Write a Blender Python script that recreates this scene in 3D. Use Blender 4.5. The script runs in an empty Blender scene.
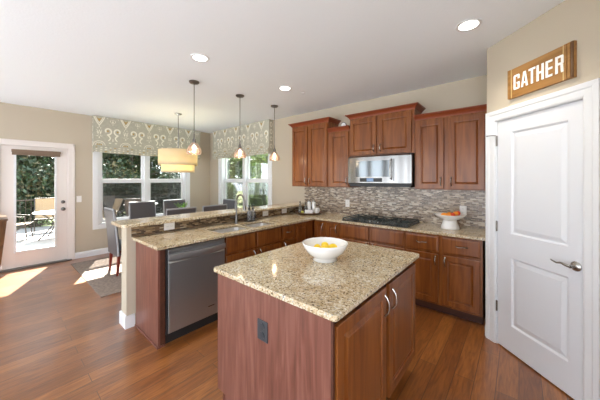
import bpy, bmesh, math, random
from mathutils import Vector, Matrix
from math import sin, cos, pi, radians as R
random.seed(7)
SC = bpy.context.scene
COL = SC.collection

# ------------------------------------------------------------------ camera, sky, sun, exposure
cam_d = bpy.data.cameras.new('camera')
cam = bpy.data.objects.new('camera', cam_d); COL.objects.link(cam)
cam_d.sensor_fit = 'HORIZONTAL'; cam_d.sensor_width = 36
cam_d.lens = 259 / 600 * 36
cam_d.shift_y = -(200 - 179.35) / 600
cam_d.clip_start = 0.05; cam_d.clip_end = 200
cam.location = (0, 0, 1.5); cam.rotation_euler = (R(90), 0, R(40.2))
SC.camera = cam

W = bpy.data.worlds.new('sky'); SC.world = W; W.use_nodes = True
wn = W.node_tree.nodes; wl = W.node_tree.links
bg = wn['Background']
tc = wn.new('ShaderNodeTexCoord'); sep = wn.new('ShaderNodeSeparateXYZ'); rp = wn.new('ShaderNodeValToRGB')
mr = wn.new('ShaderNodeMapRange'); mr.inputs[1].default_value = -1; mr.inputs[2].default_value = 1
wl.new(tc.outputs['Generated'], sep.inputs[0]); wl.new(sep.outputs['Z'], mr.inputs[0]); wl.new(mr.outputs[0], rp.inputs[0])
rp.color_ramp.elements[0].position = 0.35; rp.color_ramp.elements[0].color = (1.05, 1.13, 1.24, 1)
rp.color_ramp.elements[1].position = 0.75; rp.color_ramp.elements[1].color = (0.72, 0.86, 1.0, 1)
e = rp.color_ramp.elements.new(0.5); e.color = (0.93, 0.975, 1.04, 1)
wl.new(rp.outputs[0], bg.inputs[0]); bg.inputs[1].default_value = 4.0

sun_d = bpy.data.lights.new('sun', 'SUN'); sun_d.energy = 55.0; sun_d.angle = R(0.6); sun_d.color = (1, 0.96, 0.9)
sun = bpy.data.objects.new('sun', sun_d); COL.objects.link(sun)
sun.rotation_euler = Vector((1, -0.42, -1.36)).to_track_quat('-Z', 'Y').to_euler()
SC.view_settings.view_transform = 'Standard'; SC.view_settings.look = 'None'
SC.view_settings.gamma = 1; SC.view_settings.use_curve_mapping = False
SC.view_settings.exposure = 0.77
SC.cycles.max_bounces = 10; SC.cycles.diffuse_bounces = 6; SC.cycles.glossy_bounces = 5
SC.cycles.transparent_max_bounces = 16; SC.cycles.transmission_bounces = 8
SC.cycles.sample_clamp_indirect = 6
SC.cycles.caustics_reflective = False; SC.cycles.caustics_refractive = False
try:
    SC.cycles.use_denoising = True
except Exception:
    pass

CEIL = 2.745; XL = -6.39; YB = 3.79

# ------------------------------------------------------------------ materials
def nodes(name):
    m = bpy.data.materials.new(name); m.use_nodes = True
    return m, m.node_tree.nodes, m.node_tree.links, m.node_tree.nodes['Principled BSDF']
def rgb(c): return (c[0], c[1], c[2], 1)
def plain(name, col, rough=0.5, metal=0.0, bump=0, bscale=200, spec=None, noise=0.0, nscale=8, coat=0):
    m, n, l, b = nodes(name)
    b.inputs['Base Color'].default_value = rgb(col)
    b.inputs['Roughness'].default_value = rough; b.inputs['Metallic'].default_value = metal
    if spec is not None: b.inputs['Specular IOR Level'].default_value = spec
    if coat: b.inputs['Coat Weight'].default_value = coat; b.inputs['Coat Roughness'].default_value = 0.1
    t = n.new('ShaderNodeTexCoord')
    nz = n.new('ShaderNodeTexNoise'); nz.inputs['Scale'].default_value = nscale; nz.inputs['Detail'].default_value = 4
    l.new(t.outputs['Object'], nz.inputs['Vector'])
    if noise:
        r = n.new('ShaderNodeValToRGB')
        r.color_ramp.elements[0].position = 0.3; r.color_ramp.elements[1].position = 0.7
        r.color_ramp.elements[0].color = rgb([x * (1 - noise) for x in col]); r.color_ramp.elements[1].color = rgb([min(1, x * (1 + noise)) for x in col])
        l.new(nz.outputs['Fac'], r.inputs[0]); l.new(r.outputs[0], b.inputs['Base Color'])
    if bump:
        bz = n.new('ShaderNodeTexNoise'); bz.inputs['Scale'].default_value = bscale; bz.inputs['Detail'].default_value = 3
        l.new(t.outputs['Object'], bz.inputs['Vector'])
        bp = n.new('ShaderNodeBump'); bp.inputs['Strength'].default_value = bump; bp.inputs['Distance'].default_value = 0.004
        l.new(bz.outputs['Fac'], bp.inputs['Height']); l.new(bp.outputs[0], b.inputs['Normal'])
    return m
def wood(name, dark, mid, light, rough=0.3, axis='Z', scale=1.0, coat=0.3):
    m, n, l, b = nodes(name)
    t = n.new('ShaderNodeTexCoord'); mp = n.new('ShaderNodeMapping')
    s = {'Z': (1, 1, 0.08), 'X': (0.08, 1, 1), 'Y': (1, 0.08, 1)}[axis]
    mp.inputs['Scale'].default_value = [q * scale for q in s]
    l.new(t.outputs['Object'], mp.inputs[0])
    nz = n.new('ShaderNodeTexNoise'); nz.inputs['Scale'].default_value = 22; nz.inputs['Detail'].default_value = 6; nz.inputs['Distortion'].default_value = 0.8
    l.new(mp.outputs[0], nz.inputs['Vector'])
    r = n.new('ShaderNodeValToRGB')
    r.color_ramp.elements[0].position = 0.28; r.color_ramp.elements[0].color = rgb(dark)
    r.color_ramp.elements[1].position = 0.75; r.color_ramp.elements[1].color = rgb(light)
    e = r.color_ramp.elements.new(0.5); e.color = rgb(mid)
    l.new(nz.outputs['Fac'], r.inputs[0]); l.new(r.outputs[0], b.inputs['Base Color'])
    b.inputs['Roughness'].default_value = rough
    b.inputs['Coat Weight'].default_value = coat * 0.3; b.inputs['Coat Roughness'].default_value = 0.15; b.inputs['Specular IOR Level'].default_value = 0.38
    return m
M = {}
M['wall'] = plain('beige_wall_paint', (0.515, 0.448, 0.347), 0.75, bump=0.15, bscale=150)
M['ceiling'] = plain('white_ceiling_texture', (0.86, 0.91, 0.95), 0.9, bump=0.4, bscale=55)
M['trim'] = plain('white_trim_paint', (0.76, 0.775, 0.79), 0.35)
M['door_white'] = plain('white_door_paint', (0.73, 0.75, 0.78), 0.4)
M['door_cream'] = plain('warm_white_door_paint', (0.76, 0.71, 0.67), 0.4)
M['cherry'] = wood('cherry_wood', (0.135, 0.036, 0.007), (0.205, 0.062, 0.012), (0.285, 0.098, 0.021), 0.30)
M['cherry_trim'] = wood('cherry_crown_wood', (0.19, 0.04, 0.013), (0.24, 0.052, 0.018), (0.28, 0.065, 0.022), 0.3, 'X')
M['panel'] = wood('cherry_veneer_panel', (0.115, 0.040, 0.026), (0.165, 0.062, 0.043), (0.235, 0.100, 0.072), 0.33, scale=1.5)
M['gap_shade'] = plain('painted_gap_shadow', (0.03, 0.012, 0.008), 0.7)  # near-black colour stands in for shadow in the island door gaps
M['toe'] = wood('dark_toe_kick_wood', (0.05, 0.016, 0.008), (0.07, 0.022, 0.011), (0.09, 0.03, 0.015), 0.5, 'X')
M['steel'] = plain('brushed_stainless', (0.40, 0.395, 0.385), 0.24, 1.0)
M['handle_steel'] = plain('highlight_handle_stainless', (0.62, 0.63, 0.64), 0.3, 0.9)  # lighter steel: the handle's bright highlight is put into the colour
M['mw_steel'] = plain('microwave_stainless', (0.23, 0.228, 0.222), 0.22, 1.0)
M['sink_steel'] = plain('satin_sink_steel', (0.75, 0.74, 0.72), 0.38, 0.9)
M['dish_steel'] = plain('dishwasher_stainless', (0.41, 0.415, 0.42), 0.34, 0.85)
M['nickel'] = plain('satin_nickel', (0.38, 0.365, 0.34), 0.25, 1.0)
M['dark_nickel'] = plain('dark_satin_nickel', (0.17, 0.16, 0.15), 0.3, 1.0)
M['black'] = plain('black_enamel', (0.018, 0.022, 0.022), 0.25)
M['iron'] = plain('cast_iron', (0.02, 0.028, 0.026), 0.5)
M['dark_plastic'] = plain('black_plastic', (0.015, 0.015, 0.016), 0.45)
M['outlet_grey'] = plain('slate_grey_outlet', (0.035, 0.04, 0.046), 0.4)
M['outlet_grey2'] = plain('dark_slate_outlet', (0.03, 0.034, 0.04), 0.35)
M['outlet_white'] = plain('white_outlet_plastic', (0.84, 0.82, 0.79), 0.35)
M['slot'] = plain('outlet_slot', (0.12, 0.11, 0.1), 0.6)
M['ceramic'] = plain('white_glazed_ceramic', (0.82, 0.82, 0.81), 0.12, coat=0.5)
M['lemon'] = plain('lemon_peel', (0.92, 0.66, 0.02), 0.4, bump=0.2, bscale=180)
M['orange'] = plain('orange_peel', (0.9, 0.32, 0.03), 0.4, bump=0.2, bscale=180)
M['redfruit'] = plain('red_orange_peel', (0.70, 0.07, 0.02), 0.35)
M['leather'] = plain('charcoal_upholstery', (0.085, 0.08, 0.085), 0.42)
M['rim_light_band'] = plain('painted_rim_light_grey', (0.36, 0.37, 0.39), 0.35)  # pale grey stands in for window rim light on the chair edges
M['chair_leg'] = wood('cherry_leg_wood', (0.12, 0.02, 0.012), (0.18, 0.03, 0.02), (0.22, 0.04, 0.025), 0.3)
M['table_wood'] = wood('dark_table_wood', (0.05, 0.02, 0.012), (0.08, 0.03, 0.018), (0.11, 0.045, 0.025), 0.25, 'Y')
M['rug'] = plain('grey_brown_flatweave', (0.26, 0.20, 0.165), 0.95, bump=0.6, bscale=260, noise=0.25, nscale=30)
M['fabric'] = plain('greige_valance_fabric', (0.46, 0.445, 0.36), 0.9, bump=0.3, bscale=400, noise=0.08, nscale=25)
M['cream_print'] = plain('cream_fabric_print', (0.82, 0.79, 0.68), 0.9)
M['ochre_print'] = plain('ochre_fabric_print', (0.45, 0.30, 0.10), 0.9)
M['fold'] = plain('brown_fold_fabric', (0.20, 0.17, 0.11), 0.95)
M['blind'] = plain('tan_cellular_shade', (0.23, 0.16, 0.11), 0.8)
M['sign_wood'] = wood('honey_sign_wood', (0.22, 0.10, 0.025), (0.32, 0.155, 0.04), (0.42, 0.22, 0.07), 0.5, 'X', coat=0)
M['sign_edge'] = wood('dark_sign_edge_wood', (0.08, 0.035, 0.012), (0.12, 0.055, 0.02), (0.16, 0.08, 0.03), 0.5, 'Z', coat=0)
M['sign_line'] = plain('pale_routed_groove', (0.60, 0.42, 0.18), 0.6)
M['white_paint'] = plain('white_letter_paint', (0.88, 0.87, 0.84), 0.5)
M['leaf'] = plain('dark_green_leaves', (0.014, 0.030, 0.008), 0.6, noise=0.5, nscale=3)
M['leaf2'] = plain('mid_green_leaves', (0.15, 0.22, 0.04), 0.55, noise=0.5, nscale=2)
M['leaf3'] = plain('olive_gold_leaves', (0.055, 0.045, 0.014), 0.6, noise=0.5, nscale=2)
M['sprig'] = plain('fresh_green_leaf', (0.22, 0.50, 0.05), 0.5)
M['bark'] = plain('grey_bark', (0.07, 0.055, 0.045), 0.9, bump=0.8, bscale=30)
M['patio'] = plain('pale_concrete_patio', (0.21, 0.19, 0.18), 0.85, noise=0.06, nscale=3)
M['grass'] = plain('dry_lawn', (0.16, 0.19, 0.07), 0.95, noise=0.35, nscale=1.5)
M['sling'] = plain('tan_sling_fabric', (0.20, 0.135, 0.075), 0.8)
M['sling_brown'] = plain('brown_sling_fabric', (0.075, 0.055, 0.045), 0.8)
M['bronze'] = plain('dark_bronze_metal', (0.035, 0.028, 0.025), 0.4, 0.6)
M['fence'] = plain('grey_weathered_fence', (0.11, 0.105, 0.09), 0.9, noise=0.3, nscale=6)
M['console'] = wood('walnut_console_wood', (0.09, 0.045, 0.02), (0.14, 0.07, 0.03), (0.20, 0.105, 0.05), 0.35, coat=0.2)
M['screen_blue'] = plain('blue_display', (0.16, 0.28, 0.5), 0.2)

def emis(name, col, s):
    m, n, l, b = nodes(name)
    b.inputs['Base Color'].default_value = rgb(col)
    b.inputs['Emission Color'].default_value = rgb(col); b.inputs['Emission Strength'].default_value = s
    return m
M['can_glow'] = emis('downlight_lens', (1, 0.97, 0.9), 6)
M['bulb'] = emis('bulb_glow', (1, 0.92, 0.78), 4)
def glass(name, tint=(1, 1, 1), refl=1.0, dirt=0.0, dirtcol=(1, 1, 1), rough=0.0):
    m = bpy.data.materials.new(name); m.use_nodes = True
    n = m.node_tree.nodes; l = m.node_tree.links; n.clear()
    out = n.new('ShaderNodeOutputMaterial'); tr = n.new('ShaderNodeBsdfTransparent'); gl = n.new('ShaderNodeBsdfGlossy')
    gl.inputs['Roughness'].default_value = rough; tr.inputs[0].default_value = rgb(tint)
    fr = n.new('ShaderNodeFresnel'); fr.inputs[0].default_value = 1.45
    mu = n.new('ShaderNodeMath'); mu.operation = 'MULTIPLY'; mu.inputs[1].default_value = refl
    mx = n.new('ShaderNodeMixShader'); l.new(fr.outputs[0], mu.inputs[0]); l.new(mu.outputs[0], mx.inputs[0])
    l.new(tr.outputs[0], mx.inputs[1]); l.new(gl.outputs[0], mx.inputs[2]); last = mx
    if dirt:
        df = n.new('ShaderNodeBsdfDiffuse'); df.inputs[0].default_value = rgb(dirtcol)
        m2 = n.new('ShaderNodeMixShader'); m2.inputs[0].default_value = dirt
        l.new(mx.outputs[0], m2.inputs[1]); l.new(df.outputs[0], m2.inputs[2]); last = m2
    l.new(last.outputs[0], out.inputs[0]); return m
M['glass'] = glass('window_glass', (0.95, 0.97, 0.96), 0.6)
M['screen'] = glass('insect_screen_mesh', (0.62, 0.62, 0.62), 0.0, 0.12, (0.25, 0.25, 0.25))
M['pendant_glass'] = glass('frosted_pendant_glass', (0.98, 0.92, 0.87), 1.6, 0.09, (0.8, 0.62, 0.52), 0.1)
M['clear'] = glass('clear_glassware', (0.9, 0.92, 0.92), 1.8, 0.06, (0.8, 0.8, 0.8), 0.05)
M['soap_bottle'] = glass('cloudy_soap_bottle', (0.8, 0.82, 0.84), 1.0, 0.15, (0.6, 0.62, 0.65), 0.1)

def shade_mat():
    m, n, l, b = nodes('linen_drum_shade')
    b.inputs['Base Color'].default_value = (0.74, 0.64, 0.47, 1); b.inputs['Roughness'].default_value = 0.9
    out = n['Material Output']; tl = n.new('ShaderNodeBsdfTranslucent'); tl.inputs[0].default_value = (0.95, 0.86, 0.60, 1)
    mx = n.new('ShaderNodeMixShader'); mx.inputs[0].default_value = 0.4
    l.new(b.outputs[0], mx.inputs[1]); l.new(tl.outputs[0], mx.inputs[2]); l.new(mx.outputs[0], out.inputs[0]); return m
M['shade'] = shade_mat()

def granite(name):
    m, n, l, b = nodes(name)
    t = n.new('ShaderNodeTexCoord')
    v = n.new('ShaderNodeTexVoronoi'); v.inputs['Scale'].default_value = 135
    w = n.new('ShaderNodeTexNoise'); w.inputs['Scale'].default_value = 60; w.inputs['Detail'].default_value = 3
    l.new(t.outputs['Object'], w.inputs['Vector'])
    ad = n.new('ShaderNodeVectorMath'); ad.operation = 'MULTIPLY_ADD'
    ad.inputs[1].default_value = (0.02, 0.02, 0.02)
    l.new(w.outputs['Color'], ad.inputs[0]); l.new(t.outputs['Object'], ad.inputs[2]); l.new(ad.outputs[0], v.inputs['Vector'])
    s = n.new('ShaderNodeSeparateColor'); l.new(v.outputs['Color'], s.inputs[0])
    r = n.new('ShaderNodeValToRGB'); r.color_ramp.interpolation = 'CONSTANT'
    stops = [(0, (0.12, 0.085, 0.05)), (0.06, (0.30, 0.225, 0.13)), (0.15, (0.44, 0.345, 0.21)), (0.36, (0.58, 0.48, 0.32)), (0.62, (0.65, 0.57, 0.42)), (0.84, (0.74, 0.69, 0.57)), (0.95, (0.38, 0.37, 0.33))]
    r.color_ramp.elements[0].position = 0; r.color_ramp.elements[0].color = rgb(stops[0][1])
    r.color_ramp.elements[1].position = stops[1][0]; r.color_ramp.elements[1].color = rgb(stops[1][1])
    for p, c in stops[2:]:
        e = r.color_ramp.elements.new(p); e.color = rgb(c)
    l.new(s.outputs[0], r.inputs[0])
    big = n.new('ShaderNodeTexNoise'); big.inputs['Scale'].default_value = 9; big.inputs['Detail'].default_value = 5
    l.new(t.outputs['Object'], big.inputs['Vector'])
    r2 = n.new('ShaderNodeValToRGB'); r2.color_ramp.elements[0].position = 0.35; r2.color_ramp.elements[1].position = 0.65
    r2.color_ramp.elements[0].color = (0.86, 0.80, 0.71, 1); r2.color_ramp.elements[1].color = (1.0, 1.0, 1.0, 1)
    l.new(big.outputs['Fac'], r2.inputs[0])
    mx = n.new('ShaderNodeMix'); mx.data_type = 'RGBA'; mx.blend_type = 'MULTIPLY'; mx.inputs[0].default_value = 1
    l.new(r.outputs[0], mx.inputs[6]); l.new(r2.outputs[0], mx.inputs[7]); l.new(mx.outputs[2], b.inputs['Base Color'])
    b.inputs['Roughness'].default_value = 0.10
    return m
M['granite'] = granite('speckled_beige_granite')

def mosaic(name, plane, stops, bw=0.055, rh=0.0125, mortar=(0.55, 0.5, 0.44)):
    m, n, l, b = nodes(name)
    t = n.new('ShaderNodeTexCoord'); sp = n.new('ShaderNodeSeparateXYZ'); cb = n.new('ShaderNodeCombineXYZ')
    l.new(t.outputs['Object'], sp.inputs[0])
    l.new(sp.outputs['X' if plane == 'XZ' else 'Y'], cb.inputs[0]); l.new(sp.outputs['Z'], cb.inputs[1])
    br = n.new('ShaderNodeTexBrick'); l.new(cb.outputs[0], br.inputs['Vector'])
    br.inputs['Color1'].default_value = (0, 0, 0, 1); br.inputs['Color2'].default_value = (1, 1, 1, 1)
    br.inputs['Mortar'].default_value = (0.5, 0.5, 0.5, 1)
    br.inputs['Scale'].default_value = 1; br.inputs['Mortar Size'].default_value = 0.0011
    br.inputs['Brick Width'].default_value = bw; br.inputs['Row Height'].default_value = rh
    br.inputs['Bias'].default_value = 0.0
    br.offset = 0.37; br.offset_frequency = 2; br.squash = 0.6; br.squash_frequency = 3
    r = n.new('ShaderNodeValToRGB'); r.color_ramp.interpolation = 'CONSTANT'
    r.color_ramp.elements[0].position = 0; r.color_ramp.elements[0].color = rgb(stops[0][1])
    r.color_ramp.elements[1].position = stops[1][0]; r.color_ramp.elements[1].color = rgb(stops[1][1])
    for p, c in stops[2:]:
        e = r.color_ramp.elements.new(p); e.color = rgb(c)
    l.new(br.outputs['Color'], r.inputs[0])
    mx = n.new('ShaderNodeMix'); mx.data_type = 'RGBA'; l.new(br.outputs['Fac'], mx.inputs[0])
    l.new(r.outputs[0], mx.inputs[6]); mx.inputs[7].default_value = rgb(mortar)
    l.new(mx.outputs[2], b.inputs['Base Color'])
    b.inputs['Roughness'].default_value = 0.22
    bp = n.new('ShaderNodeBump'); bp.invert = True; bp.inputs['Strength'].default_value = 0.5; bp.inputs['Distance'].default_value = 0.002
    l.new(br.outputs['Fac'], bp.inputs['Height']); l.new(bp.outputs[0], b.inputs['Normal'])
    return m
MS = [(0, (0.13, 0.085, 0.055)), (0.2, (0.25, 0.17, 0.115)), (0.35, (0.38, 0.29, 0.20)), (0.5, (0.19, 0.14, 0.105)), (0.6, (0.54, 0.44, 0.32)), (0.74, (0.66, 0.58, 0.46)), (0.86, (0.30, 0.23, 0.17))]
MS2 = [(0, (0.06, 0.035, 0.02)), (0.2, (0.14, 0.08, 0.04)), (0.38, (0.26, 0.165, 0.08)), (0.52, (0.10, 0.06, 0.035)), (0.66, (0.36, 0.25, 0.14)), (0.78, (0.20, 0.13, 0.065)), (0.9, (0.42, 0.33, 0.21))]
M['mosaic'] = mosaic('grey_brown_linear_mosaic', 'XZ', MS, 0.062, 0.0145)
M['mosaic_bar'] = mosaic('brown_linear_mosaic', 'YZ', MS2, 0.075, 0.015, (0.24, 0.19, 0.13))

def floor_mat():
    m, n, l, b = nodes('hickory_plank_floor')
    t = n.new('ShaderNodeTexCoord'); mp = n.new('ShaderNodeMapping'); mp.inputs['Rotation'].default_value = (0, 0, R(90))
    l.new(t.outputs['Object'], mp.inputs[0])
    br = n.new('ShaderNodeTexBrick'); l.new(mp.outputs[0], br.inputs['Vector'])
    br.inputs['Color1'].default_value = (0, 0, 0, 1); br.inputs['Color2'].default_value = (1, 1, 1, 1); br.inputs['Mortar'].default_value = (0.5, 0.5, 0.5, 1)
    br.inputs['Scale'].default_value = 1; br.inputs['Mortar Size'].default_value = 0.0024; br.inputs['Mortar Smooth'].default_value = 0.3
    br.inputs['Brick Width'].default_value = 1.15; br.inputs['Row Height'].default_value = 0.127; br.offset = 0.41
    r = n.new('ShaderNodeValToRGB')
    r.color_ramp.elements[0].color = (0.225, 0.074, 0.015, 1); r.color_ramp.elements[1].color = (0.37, 0.138, 0.031, 1)
    e = r.color_ramp.elements.new(0.5); e.color = (0.29, 0.10, 0.021, 1)
    l.new(br.outputs['Color'], r.inputs[0])
    m2 = n.new('ShaderNodeMapping'); m2.inputs['Scale'].default_value = (9, 0.9, 1); l.new(t.outputs['Object'], m2.inputs[0])
    nz = n.new('ShaderNodeTexNoise'); nz.inputs['Scale'].default_value = 5; nz.inputs['Detail'].default_value = 8; nz.inputs['Distortion'].default_value = 1.2
    l.new(m2.outputs[0], nz.inputs['Vector'])
    r2 = n.new('ShaderNodeValToRGB'); r2.color_ramp.elements[0].position = 0.3; r2.color_ramp.elements[1].position = 0.72
    r2.color_ramp.elements[0].color = (0.55, 0.47, 0.42, 1); r2.color_ramp.elements[1].color = (1.2, 1.18, 1.12, 1)
    l.new(nz.outputs['Fac'], r2.inputs[0])
    mx = n.new('ShaderNodeMix'); mx.data_type = 'RGBA'; mx.blend_type = 'MULTIPLY'; mx.inputs[0].default_value = 1
    l.new(r.outputs[0], mx.inputs[6]); l.new(r2.outputs[0], mx.inputs[7])
    mm = n.new('ShaderNodeMix'); mm.data_type = 'RGBA'; l.new(br.outputs['Fac'], mm.inputs[0]); l.new(mx.outputs[2], mm.inputs[6]); mm.inputs[7].default_value = (0.07, 0.025, 0.01, 1)
    l.new(mm.outputs[2], b.inputs['Base Color'])
    b.inputs['Roughness'].default_value = 0.30
    b.inputs['Coat Weight'].default_value = 0.7; b.inputs['Coat Roughness'].default_value = 0.32; b.inputs['Coat IOR'].default_value = 1.75
    bp = n.new('ShaderNodeBump'); bp.inputs['Strength'].default_value = 0.25; bp.inputs['Distance'].default_value = 0.003
    inv = n.new('ShaderNodeMath'); inv.operation = 'SUBTRACT'; l.new(nz.outputs['Fac'], inv.inputs[0]); l.new(br.outputs['Fac'], inv.inputs[1])
    l.new(inv.outputs[0], bp.inputs['Height']); l.new(bp.outputs[0], b.inputs['Normal'])
    return m
M['floor'] = floor_mat()

# ------------------------------------------------------------------ mesh helpers
class MB:
    def __init__(s): s.v = []; s.f = []; s.m = []
    def add(s, vs, fs, mi=0):
        o = len(s.v); s.v += [tuple(p) for p in vs]; s.f += [tuple(i + o for i in f) for f in fs]; s.m += [mi] * len(fs); return s
    def box(s, x0, x1, y0, y1, z0, z1, mi=0):
        if x0 > x1: x0, x1 = x1, x0
        if y0 > y1: y0, y1 = y1, y0
        if z0 > z1: z0, z1 = z1, z0
        return s.add([(x0, y0, z0), (x1, y0, z0), (x1, y1, z0), (x0, y1, z0), (x0, y0, z1), (x1, y0, z1), (x1, y1, z1), (x0, y1, z1)],
                     [(0, 3, 2, 1), (4, 5, 6, 7), (0, 1, 5, 4), (1, 2, 6, 5), (2, 3, 7, 6), (3, 0, 4, 7)], mi)
    def prism(s, poly, z0, z1, mi=0, T=None):     # poly: ccw list of (x,y)
        n = len(poly); vs = [(x, y, z0) for x, y in poly] + [(x, y, z1) for x, y in poly]
        if T: vs = [T(Vector(p)) for p in vs]
        fs = [tuple(range(n))[::-1], tuple(range(n, 2 * n))] + [(i, (i + 1) % n, n + (i + 1) % n, n + i) for i in range(n)]
        return s.add(vs, fs, mi)
    def lathe(s, prof, cx=0, cy=0, cz=0, seg=32, mi=0, closed=False, sx=1, sy=1):
        n = len(prof); vs = []
        for k in range(seg):
            a = 2 * pi * k / seg
            for r, z in prof: vs.append((cx + r * cos(a) * sx, cy + r * sin(a) * sy, cz + z))
        fs = []
        for k in range(seg):
            k2 = (k + 1) % seg
            for i in range(n - 1 + (1 if closed else 0)):
                j = (i + 1) % n
                fs.append((k * n + i, k2 * n + i, k2 * n + j, k * n + j))
        if not closed:
            if prof[0][0] > 1e-5: fs.append(tuple(k * n for k in range(seg))[::-1])
            if prof[-1][0] > 1e-5: fs.append(tuple(k * n + n - 1 for k in range(seg)))
        return s.add(vs, fs, mi)
    def ball(s, c, r, seg=16, mi=0, sx=1, sy=1, sz=1):
        return s.lathe([(r * sin(pi * i / 10), -r * sz * cos(pi * i / 10)) for i in range(11)], c[0], c[1], c[2], seg, mi, sx=sx, sy=sy)
    def tube(s, pts, r, seg=8, mi=0, flat=1.0):
        pts = [Vector(p) for p in pts]; n = len(pts); rs = r if isinstance(r, (list, tuple)) else [r] * n
        vs = []; up = None
        for i, p in enumerate(pts):
            d = (pts[min(i + 1, n - 1)] - pts[max(i - 1, 0)]).normalized()
            if up is None:
                up = Vector((0, 0, 1)) if abs(d.z) < 0.9 else Vector((1, 0, 0))
            a = d.cross(up).normalized(); b = a.cross(d).normalized(); up = b
            for k in range(seg):
                t = 2 * pi * k / seg; vs.append(p + a * cos(t) * rs[i] + b * sin(t) * rs[i] * flat)
        fs = [(i * seg + k, i * seg + (k + 1) % seg, (i + 1) * seg + (k + 1) % seg, (i + 1) * seg + k) for i in range(n - 1) for k in range(seg)]
        fs += [tuple(range(seg))[::-1], tuple((n - 1) * seg + k for k in range(seg))]
        return s.add(vs, fs, mi)
    def panel(s, x0, x1, z0, z1, rings, T=None, mi=0, back=0.0):
        """front-facing (-y) panel; rings = [(inset, y)], last ring filled; side walls back to y=back"""
        allr = [(0, back)] + list(rings); vs = []
        for i, y in allr: vs += [(x0 + i, y, z0 + i), (x1 - i, y, z0 + i), (x1 - i, y, z1 - i), (x0 + i, y, z1 - i)]
        if T: vs = [T(Vector(p)) for p in vs]
        fs = []
        for k in range(len(allr) - 1):
            for i in range(4):
                j = (i + 1) % 4; fs.append((k * 4 + i, k * 4 + j, k * 4 + 4 + j, k * 4 + 4 + i))
        L = (len(allr) - 1) * 4; fs.append((L, L + 1, L + 2, L + 3)); fs.append((3, 2, 1, 0))
        return s.add(vs, fs, mi)
    def xf(s, T): s.v = [tuple(T @ Vector(p)) for p in s.v]; return s

def obj(name, mb, mats, parent=None, bevel=0, smooth=False, fixn=True, **tags):
    me = bpy.data.meshes.new(name); me.from_pydata(mb.v, [], mb.f)
    if not isinstance(mats, (list, tuple)): mats = [mats]
    for m in mats: me.materials.append(M[m] if isinstance(m, str) else m)
    me.polygons.foreach_set('material_index', mb.m)
    if fixn:
        bm = bmesh.new(); bm.from_mesh(me); bmesh.ops.recalc_face_normals(bm, faces=bm.faces); bm.to_mesh(me); bm.free()
    o = bpy.data.objects.new(name, me); COL.objects.link(o)
    if parent is not None: o.parent = parent
    if bevel:
        b = o.modifiers.new('bevel', 'BEVEL'); b.width = bevel; b.segments = 2; b.limit_method = 'ANGLE'; b.angle_limit = R(40)
    if smooth:
        me.polygons.foreach_set('use_smooth', [True] * len(me.polygons))
        if smooth != 'all':
            try: me.set_sharp_from_angle(angle=R(40))
            except Exception: pass
    for k, v in tags.items(): o[k] = v
    return o
def thing(name, loc, rz, label, category, group=None):
    o = bpy.data.objects.new(name, None); COL.objects.link(o); o.location = loc; o.rotation_euler = (0, 0, rz); o.empty_display_size = 0.1
    o['label'] = label; o['category'] = category
    if group: o['group'] = group
    return o
def sroot(name, loc=(0, 0, 0), rz=0):
    o = bpy.data.objects.new(name, None); COL.objects.link(o); o.location = loc; o.rotation_euler = (0, 0, rz); o['kind'] = 'structure'; return o
def struct(name, mb, mat, bevel=0, **k): return obj(name, mb, mat, None, bevel, kind='structure', **k)
def clone(root, loc=None, rz=None, label=None, group=None, parent=None):
    c = root.copy(); COL.objects.link(c)
    if loc is not None: c.location = loc
    if rz is not None: c.rotation_euler = (0, 0, rz)
    if label: c['label'] = label
    if group: c['group'] = group
    if parent is not None: c.parent = parent
    for ch in list(root.children):
        clone(ch, parent=c)
    return c

# ------------------------------------------------------------------ structure
struct('floor', MB().box(XL - 0.15, 3.2, -2.4, 3.94, -0.1, 0), 'floor')
struct('ceiling', MB().box(XL - 0.15, 3.2, -2.4, 3.94, CEIL, CEIL + 0.12), 'ceiling')
# left wall: door_1 opening Y -0.0..0.90 z 0..2.075 ; window_1 opening Y 1.345..3.13 z 0.60..2.06
wl_ = MB()
x0, x1 = XL - 0.15, XL
wl_.box(x0, x1, -2.4, 0.055, 0, CEIL); wl_.box(x0, x1, 0.055, 0.905, 2.075, CEIL); wl_.box(x0, x1, 0.905, 1.345, 0, CEIL)
wl_.box(x0, x1, 1.345, 3.13, 0, 0.60); wl_.box(x0, x1, 1.345, 3.13, 2.36, CEIL); wl_.box(x0, x1, 3.13, 3.94, 0, CEIL)
struct('wall_left', wl_, 'wall')
wb = MB(); y0, y1 = YB, YB + 0.15
wb.box(XL, -5.88, y0, y1, 0, CEIL); wb.box(-5.88, -4.06, y0, y1, 0, 0.60); wb.box(-5.88, -4.06, y0, y1, 2.36, CEIL); wb.box(-4.06, 3.2, y0, y1, 0, CEIL)
struct('wall_back', wb, 'wall')
# pantry : side wall x=-0.25 then 45 degree wall
PX, PY = -0.234, 3.047
struct('wall_pantry_side', MB().box(PX, PX + 0.1, PY + 0.05, YB, 0, CEIL), 'wall')
pantry_m = Matrix.Translation((PX, PY, 0)) @ Matrix.Rotation(R(-45), 4, 'Z')   # local x = along wall, local -y = towards room
pw = MB()
pw.box(0, 0.095, 0, 0.11, 0, CEIL); pw.box(0.095, 0.80, 0, 0.11, 2.035, CEIL); pw.box(0.80, 1.25, 0, 0.11, 0, CEIL)
o = struct('wall_pantry', pw, 'wall'); o.matrix_world = pantry_m
ex = PX + 1.25 * 0.7071; ey = PY - 1.25 * 0.7071
struct('wall_right', MB().box(ex, ex + 0.12, 0.6, ey + 0.02, 0, CEIL), 'wall')
wf = MB()  # unseen wall with openings, added behind the camera for reflections and contrast
for k in range(7): wf.box(XL + 1.6 * k - 0.15, XL + 1.6 * k + 0.30, -2.4, -2.25, 0, 2.3)
wf.box(XL - 0.15, 3.2, -2.4, -2.25, 2.3, CEIL)
struct('added_wall_front', wf, 'wall')
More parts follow.
